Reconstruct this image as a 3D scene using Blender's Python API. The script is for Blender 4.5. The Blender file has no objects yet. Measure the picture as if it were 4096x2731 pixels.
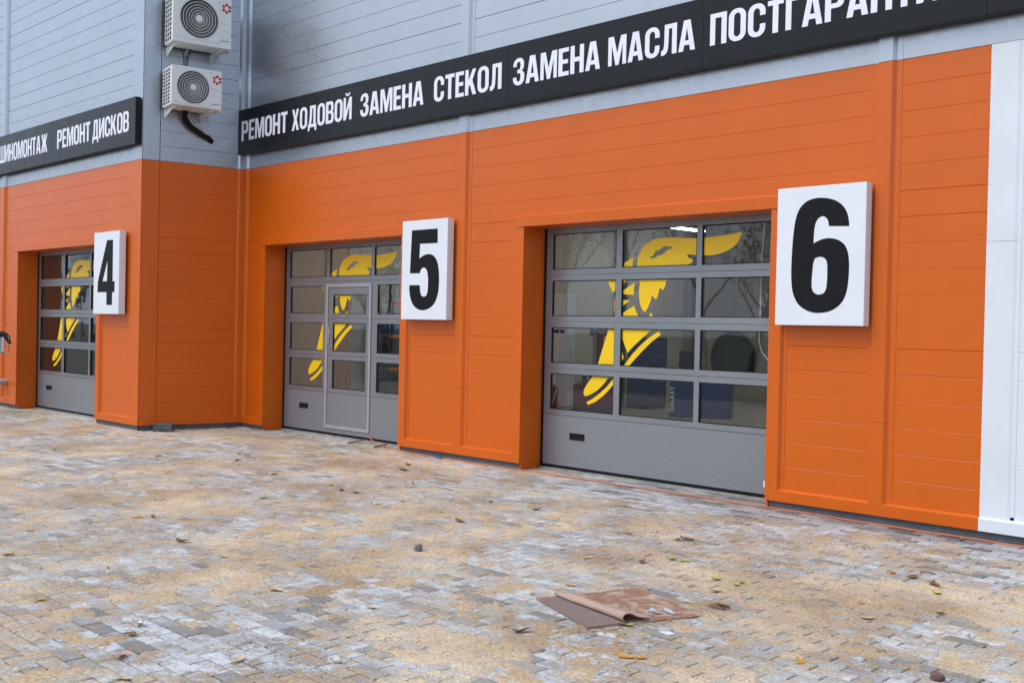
import bpy, bmesh, math, random
import numpy as np
from mathutils import Vector, Matrix, noise
from mathutils.geometry import tessellate_polygon

random.seed(7)
RAD = math.radians
scn = bpy.context.scene
COL = scn.collection

# ------------------------------------------------------------------ camera
CAM = Vector((0.0, -9.727, 1.713))
YAW, PITCH, ROLL = -0.78283, -0.012456, 0.021546
_f = Vector((math.sin(YAW) * math.cos(PITCH), math.cos(YAW) * math.cos(PITCH), math.sin(PITCH)))
_r = Vector((math.cos(YAW), -math.sin(YAW), 0))
_u = _r.cross(_f)
R3 = _r * math.cos(ROLL) + _u * math.sin(ROLL)
U3 = -_r * math.sin(ROLL) + _u * math.cos(ROLL)
cd = bpy.data.cameras.new('camera')
cd.sensor_width = 36.0
cd.lens = 4275.85 / 4096 * 36.0
cd.clip_end = 1000
cam = bpy.data.objects.new('camera', cd)
COL.objects.link(cam)
m = Matrix((R3, U3, -_f)).transposed().to_4x4()
m.translation = CAM
cam.matrix_world = m
scn.camera = cam

# ------------------------------------------------------------------ sky and sun (overcast day)
SUN_EL, SUN_AZ = RAD(52), RAD(212)          # azimuth clockwise from +y: front left of the wall
world = bpy.data.worlds.new('World')
scn.world = world
world.use_nodes = True
wn, wl = world.node_tree.nodes, world.node_tree.links
bg = wn['Background']
sky = wn.new('ShaderNodeTexSky')
sky.sky_type = 'NISHITA'
sky.sun_disc = False
sky.sun_elevation = SUN_EL
sky.sun_rotation = SUN_AZ
sky.air_density = 1.0
sky.dust_density = 4.0
hs = wn.new('ShaderNodeHueSaturation')
hs.inputs['Saturation'].default_value = 0.7
wl.new(sky.outputs[0], hs.inputs['Color'])
mixw = wn.new('ShaderNodeMix')
mixw.data_type = 'RGBA'
mixw.inputs[0].default_value = 0.62           # cloud cover: an even pale grey layer over the blue
wl.new(hs.outputs[0], mixw.inputs[6])
mixw.inputs[7].default_value = (6.5, 8.0, 10.2, 1)
wl.new(mixw.outputs[2], bg.inputs['Color'])
bg.inputs['Strength'].default_value = 0.125
sd = bpy.data.lights.new('sun', 'SUN')
sd.energy = 1.35
sd.angle = RAD(35)
sd.color = (1.0, 0.975, 0.94)
sun = bpy.data.objects.new('sun', sd)
COL.objects.link(sun)
_sd = Vector((math.sin(SUN_AZ) * math.cos(SUN_EL), math.cos(SUN_AZ) * math.cos(SUN_EL), math.sin(SUN_EL)))
sun.rotation_euler = (-_sd).to_track_quat('-Z', 'Y').to_euler()
sun.location = (-6, -12, 20)
vs = scn.view_settings
vs.view_transform = 'Standard'
vs.look = 'None'
vs.gamma = 1.0
vs.use_curve_mapping = False
vs.exposure = 0.3

# ------------------------------------------------------------------ helpers
def S(r, g, b):
    def c(v):
        v /= 255.0
        return v / 12.92 if v <= 0.04045 else ((v + 0.055) / 1.055) ** 2.4
    return (c(r), c(g), c(b), 1.0)

def tag(o, label=None, cat=None, group=None, kind=None):
    if label: o['label'] = label
    if cat: o['category'] = cat
    if group: o['group'] = group
    if kind: o['kind'] = kind
    return o

def empty(name, loc=(0, 0, 0), rz=0.0):
    o = bpy.data.objects.new(name, None)
    o.empty_display_size = 0.2
    o.location = loc
    o.rotation_euler = (0, 0, rz)
    COL.objects.link(o)
    return o

def link(name, me, mat, parent=None):
    o = bpy.data.objects.new(name, me)
    if mat is not None and len(me.materials) == 0: me.materials.append(mat)
    COL.objects.link(o)
    o.parent = parent
    return o

class Frame:
    """wall coordinates: u along the wall (left to right), o outwards, z up"""
    def __init__(s, org, U, N):
        s.o, s.U, s.N = Vector(org), Vector(U), Vector(N)
    def __call__(s, u, o, z):
        p = s.o + s.U * u + s.N * o
        return Vector((p.x, p.y, p.z + z))

WORLD = Frame((0, 0, 0), (1, 0, 0), (0, 1, 0))          # plain x, y, z

class MB:
    def __init__(s, fr=WORLD):
        s.v, s.f, s.fr = [], [], fr
    def add(s, vs, fs):
        b = len(s.v)
        s.v += [tuple(s.fr(*p)) for p in vs]
        s.f += [tuple(b + i for i in f) for f in fs]
        return s
    def box(s, u0, u1, o0, o1, z0, z1, bev=0.0):
        if bev <= 0:
            return s.add([(u0, o0, z0), (u1, o0, z0), (u1, o1, z0), (u0, o1, z0), (u0, o0, z1), (u1, o0, z1), (u1, o1, z1), (u0, o1, z1)],
                         [(0, 3, 2, 1), (4, 5, 6, 7), (0, 1, 5, 4), (1, 2, 6, 5), (2, 3, 7, 6), (3, 0, 4, 7)])
        bm = bmesh.new()
        bmesh.ops.create_cube(bm, size=1.0)
        for v in bm.verts:
            v.co = ((u0 + u1) / 2 + v.co.x * (u1 - u0), (o0 + o1) / 2 + v.co.y * (o1 - o0), (z0 + z1) / 2 + v.co.z * (z1 - z0))
        bmesh.ops.bevel(bm, geom=list(bm.edges), offset=bev, segments=2, profile=0.6, affect='EDGES')
        bm.verts.index_update()
        s.add([tuple(v.co) for v in bm.verts], [tuple(v.index for v in f.verts) for f in bm.faces])
        bm.free()
        return s
    def prof_z(s, prof, z0, z1):
        """(u, o) outline extruded along z"""
        n = len(prof)
        return s.add([(u, o, z0) for u, o in prof] + [(u, o, z1) for u, o in prof],
                     [(i, (i + 1) % n, n + (i + 1) % n, n + i) for i in range(n)] + [tuple(range(n))[::-1], tuple(range(n, 2 * n))])
    def prof_u(s, prof, u0, u1):
        """(z, o) outline extruded along u"""
        n = len(prof)
        return s.add([(u0, o, z) for z, o in prof] + [(u1, o, z) for z, o in prof],
                     [(i, (i + 1) % n, n + (i + 1) % n, n + i) for i in range(n)] + [tuple(range(n))[::-1], tuple(range(n, 2 * n))])
    def poly(s, outer, holes, o0, o1):
        """(u, z) polygon with holes standing out from o0 to o1"""
        loops = [outer] + list(holes)
        tris = tessellate_polygon([[Vector((a, b, 0)) for a, b in L] for L in loops])
        flat = [p for L in loops for p in L]
        n = len(flat)
        fs = [tuple(t) for t in tris]
        k = 0
        for L in loops:
            m_ = len(L)
            fs += [(k + i, k + (i + 1) % m_, n + k + (i + 1) % m_, n + k + i) for i in range(m_)]
            k += m_
        return s.add([(a, o1, b) for a, b in flat] + [(a, o0, b) for a, b in flat], fs)
    def tube(s, pts, rad, seg=8, caps=True):
        pts = [Vector(p) for p in pts]
        rads = rad if isinstance(rad, (list, tuple)) else [rad] * len(pts)
        n = len(pts)
        ref = Vector((0, 0, 1))
        vs = []
        for i in range(n):
            d = (pts[min(i + 1, n - 1)] - pts[max(i - 1, 0)]).normalized()
            a = d.cross(ref)
            if a.length < 0.05: a = d.cross(Vector((1, 0, 0)))
            a.normalize()
            b = d.cross(a).normalized()
            for k in range(seg):
                t = 2 * math.pi * k / seg
                vs.append(tuple(pts[i] + a * (math.cos(t) * rads[i]) + b * (math.sin(t) * rads[i])))
        fs = [(i * seg + k, i * seg + (k + 1) % seg, (i + 1) * seg + (k + 1) % seg, (i + 1) * seg + k) for i in range(n - 1) for k in range(seg)]
        if caps: fs += [tuple(range(seg))[::-1], tuple(range((n - 1) * seg, n * seg))]
        return s.add(vs, fs)
    def disc(s, cu, cz, o0, o1, r0, seg=32, r1=None):
        r1 = r0 if r1 is None else r1
        vs = [(cu + r0 * math.cos(2 * math.pi * k / seg), o0, cz + r0 * math.sin(2 * math.pi * k / seg)) for k in range(seg)]
        vs += [(cu + r1 * math.cos(2 * math.pi * k / seg), o1, cz + r1 * math.sin(2 * math.pi * k / seg)) for k in range(seg)]
        return s.add(vs, [(k, (k + 1) % seg, seg + (k + 1) % seg, seg + k) for k in range(seg)] + [tuple(range(seg))[::-1], tuple(range(seg, 2 * seg))])
    def ring(s, cu, cz, o, R, r, seg=40, ms=6):
        vs, fs = [], []
        for k in range(seg):
            t = 2 * math.pi * k / seg
            for j in range(ms):
                q = 2 * math.pi * j / ms
                rr = R + r * math.cos(q)
                vs.append((cu + rr * math.cos(t), o + r * math.sin(q), cz + rr * math.sin(t)))
        for k in range(seg):
            for j in range(ms):
                fs.append((k * ms + j, ((k + 1) % seg) * ms + j, ((k + 1) % seg) * ms + (j + 1) % ms, k * ms + (j + 1) % ms))
        return s.add(vs, fs)
    def mesh(s, name, fix=True, smooth=False):
        me = bpy.data.meshes.new(name)
        me.from_pydata(s.v, [], s.f)
        if fix:
            bm = bmesh.new()
            bm.from_mesh(me)
            bmesh.ops.recalc_face_normals(bm, faces=bm.faces)
            bm.to_mesh(me)
            bm.free()
        if smooth:
            me.shade_smooth()
        me.update()
        return me
    def build(s, name, mat, parent=None, fix=True, smooth=False):
        return link(name, s.mesh(name, fix, smooth), mat, parent)

# ------------------------------------------------------------------ materials
MATS = {}
def nodes(name):
    mt = bpy.data.materials.new(name)
    mt.use_nodes = True
    nt = mt.node_tree
    return mt, nt.nodes, nt.links, nt.nodes['Principled BSDF']

def noise_tex(n, l, scale, detail=3, rough=0.55, vec=None, dist=0.0):
    t = n.new('ShaderNodeTexNoise')
    t.inputs['Scale'].default_value = scale
    t.inputs['Detail'].default_value = detail
    t.inputs['Roughness'].default_value = rough
    t.inputs['Distortion'].default_value = dist
    if vec is not None: l.new(vec, t.inputs['Vector'])
    return t.outputs['Fac']

def ramp(n, l, fac, stops):
    r = n.new('ShaderNodeValToRGB')
    cr = r.color_ramp
    while len(cr.elements) < len(stops): cr.elements.new(0.5)
    for e, (p_, c_) in zip(cr.elements, stops):
        e.position = p_
        e.color = c_ if len(c_) == 4 else (*c_, 1)
    l.new(fac, r.inputs[0])
    return r.outputs[0]

def mixc(n, l, fac, a, b, mode='MIX'):
    x = n.new('ShaderNodeMix')
    x.data_type = 'RGBA'
    x.blend_type = mode
    for sock, val in ((x.inputs[0], fac), (x.inputs[6], a), (x.inputs[7], b)):
        if isinstance(val, (int, float)): sock.default_value = val
        elif isinstance(val, tuple): sock.default_value = val
        else: l.new(val, sock)
    return x.outputs[2]

def math_(n, l, op, a, b=None, clamp=False):
    x = n.new('ShaderNodeMath')
    x.operation = op
    x.use_clamp = clamp
    for sock, val in ((x.inputs[0], a), (x.inputs[1], b)):
        if val is None: continue
        if isinstance(val, (int, float)): sock.default_value = val
        else: l.new(val, sock)
    return x.outputs[0]

def bump(n, l, h, dist, strength=1.0):
    b = n.new('ShaderNodeBump')
    b.inputs['Distance'].default_value = dist
    b.inputs['Strength'].default_value = strength
    l.new(h, b.inputs['Height'])
    return b.outputs[0]

def wpos(n):
    return n.new('ShaderNodeNewGeometry').outputs['Position']

def coated(name, col, rough=0.38, metal=0.0, dirt=0.06, spec=0.5, bumpd=0.0012):
    """factory painted sheet: a little uneven gloss, slight waviness, faint dust"""
    mt, n, l, b = nodes(name)
    w = wpos(n)
    f = noise_tex(n, l, 1.3, 4, 0.6, w)
    dark = tuple(c * (1 - dirt * 2.2) for c in col[:3]) + (1,)
    lite = tuple(min(1, c * (1 + dirt) + dirt * 0.02) for c in col[:3]) + (1,)
    l.new(ramp(n, l, f, [(0.3, dark), (0.7, lite)]), b.inputs['Base Color'])
    g = noise_tex(n, l, 9, 4, 0.6, w)
    l.new(ramp(n, l, g, [(0.3, (rough - .05,) * 3), (0.7, (rough + .07,) * 3)]), b.inputs['Roughness'])
    b.inputs['Metallic'].default_value = metal
    b.inputs['Specular IOR Level'].default_value = spec
    h = noise_tex(n, l, 2.6, 2, 0.5, w)
    l.new(bump(n, l, h, bumpd * 4, 0.35), b.inputs['Normal'])
    MATS[name] = mt
    return mt

def plain(name, col, rough=0.6, metal=0.0, var=0.12, scale=20.0, bmp=0.0, spec=0.5, emit=None):
    mt, n, l, b = nodes(name)
    w = wpos(n)
    f = noise_tex(n, l, scale, 4, 0.6, w)
    l.new(ramp(n, l, f, [(0.3, tuple(c * (1 - var) for c in col[:3])), (0.7, tuple(min(1, c * (1 + var)) for c in col[:3]))]), b.inputs['Base Color'])
    b.inputs['Roughness'].default_value = rough
    b.inputs['Metallic'].default_value = metal
    b.inputs['Specular IOR Level'].default_value = spec
    if bmp: l.new(bump(n, l, noise_tex(n, l, scale * 4, 5, 0.65, w), bmp), b.inputs['Normal'])
    if emit:
        b.inputs['Emission Color'].default_value = (*col[:3], 1)
        b.inputs['Emission Strength'].default_value = emit
    MATS[name] = mt
    return mt

ORANGE = coated('orange_coated_sheet', (0.62, 0.112, 0.001, 1), 0.33, dirt=0.02, spec=0.45)
GREY = coated('silver_grey_coated_sheet', (0.43, 0.452, 0.49, 1), 0.30, metal=0.8, dirt=0.02)
WHITE = coated('white_coated_sheet', (0.70, 0.735, 0.775, 1), 0.38, dirt=0.03)
BLACK = coated('black_fascia_sheet', (0.010, 0.0115, 0.014, 1), 0.30, dirt=0.02, spec=0.22)
SIGNW = plain('white_sign_acrylic', (0.74, 0.77, 0.81), 0.30, var=0.02, scale=3)
LETTER = plain('white_vinyl_letter', (0.80, 0.80, 0.87), 0.45, var=0.02, scale=3)
DIGIT = plain('black_vinyl_digit', (0.010, 0.011, 0.012), 0.55, var=0.1, scale=3, spec=0.12)
ALU = coated('grey_anodised_aluminium', (0.27, 0.285, 0.305, 1), 0.34, metal=0.5, dirt=0.05)
ALUL = coated('bare_aluminium_profile', (0.46, 0.475, 0.49, 1), 0.34, metal=0.45, dirt=0.05)
RUBBER = plain('black_rubber', (0.010, 0.010, 0.011), 0.75, var=0.3, spec=0.2)
YELLOW = plain('yellow_film', (0.90, 0.575, 0.002), 0.40, var=0.03, scale=4)
PLINTH = plain('grey_plinth_render', (0.115, 0.118, 0.13), 0.85, var=0.22, scale=7, bmp=0.003)
CONC = plain('worn_concrete', (0.30, 0.29, 0.26), 0.9, var=0.35, scale=9, bmp=0.006)
INWALL = plain('interior_wall_panel', (0.60, 0.565, 0.49), 0.55, var=0.05, scale=2)
INFLOOR = plain('interior_concrete_floor', (0.40, 0.385, 0.36), 0.4, var=0.15, scale=1.5)
MAROON = plain('maroon_machine_paint', (0.17, 0.015, 0.05), 0.35, var=0.1)
BLUE = plain('blue_machine_paint', (0.022, 0.062, 0.22), 0.35, var=0.1)
NAVY = plain('dark_navy_plastic', (0.02, 0.024, 0.045), 0.4, var=0.1)
STEEL = plain('steel', (0.42, 0.42, 0.43), 0.35, metal=0.8)
ACW = plain('white_casing_paint', (0.74, 0.755, 0.74), 0.36, var=0.025, scale=6)
ACDK = plain('dark_inside', (0.045, 0.047, 0.048), 0.6)
ACGR = plain('grey_guard_wire', (0.36, 0.37, 0.36), 0.45, var=0.05)
RED = plain('red_print', (0.52, 0.012, 0.02), 0.45, var=0.04)
PVC = plain('grey_pvc_pipe', (0.36, 0.37, 0.40), 0.4, var=0.05)
CORD = plain('orange_cord_plastic', (0.62, 0.16, 0.05), 0.5, var=0.1)
CABLE = plain('white_cable', (0.72, 0.72, 0.72), 0.5, var=0.03)
LAMP = plain('lit_lamp', (1.0, 0.98, 0.93), 0.5, var=0.0, emit=24.0)

def ribbed():
    mt, n, l, b = nodes('grey_ribbed_door_panel')
    b.inputs['Base Color'].default_value = (0.235, 0.245, 0.26, 1)
    b.inputs['Metallic'].default_value = 0.25
    b.inputs['Roughness'].default_value = 0.42
    w = wpos(n)
    wv = n.new('ShaderNodeTexWave')
    wv.bands_direction = 'Z'
    wv.inputs['Scale'].default_value = 16.0
    wv.inputs['Distortion'].default_value = 0.0
    l.new(w, wv.inputs['Vector'])
    g = noise_tex(n, l, 60, 3, 0.6, w)
    h = math_(n, l, 'ADD', wv.outputs['Fac'], math_(n, l, 'MULTIPLY', g, 0.35))
    l.new(bump(n, l, h, 0.0018, 0.8), b.inputs['Normal'])
    return mt
RIB = ribbed()

def glass():
    mt, n, l, b = nodes('door_glass')
    n.remove(b)
    out = n['Material Output']
    tr = n.new('ShaderNodeBsdfTransparent')
    tr.inputs[0].default_value = (0.90, 0.92, 0.92, 1)
    gl = n.new('ShaderNodeBsdfGlossy')
    gl.inputs['Roughness'].default_value = 0.015
    gl.inputs['Color'].default_value = (0.95, 0.97, 1, 1)
    w = wpos(n)
    l.new(bump(n, l, noise_tex(n, l, 1.7, 2, 0.5, w), 0.01, 0.12), gl.inputs['Normal'])
    fr = n.new('ShaderNodeFresnel')
    gb = n.new('ShaderNodeNewGeometry')
    io = n.new('ShaderNodeMix')                 # both faces of the pane reflect alike
    io.inputs[2].default_value = 1.5
    io.inputs[3].default_value = 1 / 1.5
    l.new(gb.outputs['Backfacing'], io.inputs[0])
    l.new(io.outputs[0], fr.inputs['IOR'])
    mx = n.new('ShaderNodeMixShader')
    l.new(fr.outputs[0], mx.inputs[0])
    l.new(tr.outputs[0], mx.inputs[1])
    l.new(gl.outputs[0], mx.inputs[2])
    l.new(mx.outputs[0], out.inputs['Surface'])
    return mt
GLASS = glass()

def sand_colour(n, l, w):
    a = noise_tex(n, l, 1.1, 5, 0.6, w)
    g = noise_tex(n, l, 130, 3, 0.7, w)
    c = ramp(n, l, a, [(0.30, (0.34, 0.235, 0.145)), (0.48, (0.53, 0.39, 0.255)), (0.68, (0.74, 0.595, 0.42))])
    k = noise_tex(n, l, 38, 4, 0.7, w)
    c = mixc(n, l, 0.75, c, ramp(n, l, k, [(0.32, (0.50, 0.44, 0.40)), (0.5, (0.98, 0.98, 0.98)), (0.70, (1.25, 1.24, 1.2))]), 'MULTIPLY')
    return mixc(n, l, 0.75, c, ramp(n, l, g, [(0.3, (0.36, 0.32, 0.29)), (0.5, (0.95, 0.95, 0.95)), (0.72, (1.35, 1.32, 1.26))]), 'MULTIPLY'), g

def sand_mat():
    mt, n, l, b = nodes('building_sand')
    w = wpos(n)
    c, g = sand_colour(n, l, w)
    l.new(c, b.inputs['Base Color'])
    b.inputs['Roughness'].default_value = 0.95
    b.inputs['Specular IOR Level'].default_value = 0.2
    h = math_(n, l, 'ADD', math_(n, l, 'MULTIPLY', g, 0.5), noise_tex(n, l, 45, 4, 0.7, w))
    l.new(bump(n, l, h, 0.012, 0.9), b.inputs['Normal'])
    return mt
SAND = sand_mat()

def paver_mat():
    mt, n, l, b = nodes('concrete_paver')
    geo = n.new('ShaderNodeNewGeometry')
    w = geo.outputs['Position']
    oi = n.new('ShaderNodeObjectInfo')
    rnd = math_(n, l, 'FRACT', math_(n, l, 'ADD', geo.outputs['Random Per Island'], math_(n, l, 'MULTIPLY', oi.outputs['Random'], 7.31)))
    base = ramp(n, l, rnd, [(0.0, (0.19, 0.19, 0.19)), (0.10, (0.33, 0.333, 0.335)), (0.3, (0.46, 0.466, 0.472)), (0.75, (0.54, 0.545, 0.55)), (1.0, (0.60, 0.60, 0.595))])
    # colour-mix streaks inside a stone
    mp = n.new('ShaderNodeMapping')
    mp.inputs['Rotation'].default_value = (0, 0, 0.5)
    mp.inputs['Scale'].default_value = (5, 13, 5)
    l.new(w, mp.inputs['Vector'])
    st = noise_tex(n, l, 1.0, 4, 0.6, mp.outputs[0], 0.4)
    base = mixc(n, l, ramp(n, l, st, [(0.55, (0, 0, 0)), (0.75, (0.6, 0.6, 0.6))]), base, (0.18, 0.185, 0.195, 1))
    base = mixc(n, l, ramp(n, l, st, [(0.30, (0.6, 0.6, 0.6)), (0.44, (0, 0, 0))]), base, (0.56, 0.575, 0.60, 1))
    grain = noise_tex(n, l, 160, 3, 0.7, w)
    base = mixc(n, l, 0.5, base, ramp(n, l, grain, [(0.3, (0.55, 0.55, 0.55)), (0.7, (1.3, 1.3, 1.3))]), 'MULTIPLY')
    # large damp / tyre-dark patches
    dk = noise_tex(n, l, 0.75, 5, 0.62, w)
    base = mixc(n, l, ramp(n, l, dk, [(0.58, (0, 0, 0)), (0.72, (0.6, 0.6, 0.6))]), base, (0.17, 0.165, 0.165, 1))
    # strip of darker brownish stones along the wall
    sep = n.new('ShaderNodeSeparateXYZ')
    l.new(w, sep.inputs[0])
    wobble = math_(n, l, 'MULTIPLY', math_(n, l, 'SUBTRACT', noise_tex(n, l, 1.4, 3, 0.6, w), 0.5), 0.9)
    near = math_(n, l, 'ADD', sep.outputs['Y'], wobble)
    nearr = ramp(n, l, math_(n, l, 'ADD', math_(n, l, 'MULTIPLY', near, 1.6), 1.35, True), [(0.0, (0, 0, 0)), (1.0, (1, 1, 1))])
    xr = ramp(n, l, math_(n, l, 'ADD', math_(n, l, 'MULTIPLY', sep.outputs['X'], 0.5), 4.4, True), [(0.0, (0, 0, 0)), (1.0, (1, 1, 1))])
    wallm = math_(n, l, 'MULTIPLY', nearr, xr)
    brown = ramp(n, l, rnd, [(0.0, (0.11, 0.085, 0.08)), (0.35, (0.19, 0.16, 0.15)), (1.0, (0.33, 0.32, 0.32))])
    base = mixc(n, l, math_(n, l, 'MULTIPLY', wallm, 0.85), base, brown)
    # sand dust
    sc, g = sand_colour(n, l, w)
    big = noise_tex(n, l, 0.8, 6, 0.68, w, 0.3)
    mid = noise_tex(n, l, 8.0, 5, 0.72, w, 0.3)
    fine = noise_tex(n, l, 55, 4, 0.75, w)
    amt = math_(n, l, 'ADD', math_(n, l, 'ADD', math_(n, l, 'MULTIPLY', big, 0.85), math_(n, l, 'MULTIPLY', mid, 0.85)), math_(n, l, 'MULTIPLY', fine, 0.75))
    amt = math_(n, l, 'SUBTRACT', amt, math_(n, l, 'MULTIPLY', wallm, 0.28))
    mask = ramp(n, l, amt, [(0.0, (0, 0, 0)), (1.0, (1, 1, 1))])
    r = n.new('ShaderNodeMapRange')
    r.inputs['From Min'].default_value = 1.13
    r.inputs['From Max'].default_value = 1.29
    r.inputs['To Max'].default_value = 0.94
    l.new(amt, r.inputs['Value'])
    col = mixc(n, l, r.outputs[0], base, sc)
    l.new(col, b.inputs['Base Color'])
    b.inputs['Roughness'].default_value = 0.9
    b.inputs['Specular IOR Level'].default_value = 0.25
    h = math_(n, l, 'ADD', math_(n, l, 'MULTIPLY', grain, 0.5), math_(n, l, 'MULTIPLY', r.outputs[0], math_(n, l, 'ADD', math_(n, l, 'MULTIPLY', g, 1.2), fine)))
    l.new(bump(n, l, h, 0.006, 0.8), b.inputs['Normal'])
    return mt
PAVER = paver_mat()

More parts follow.
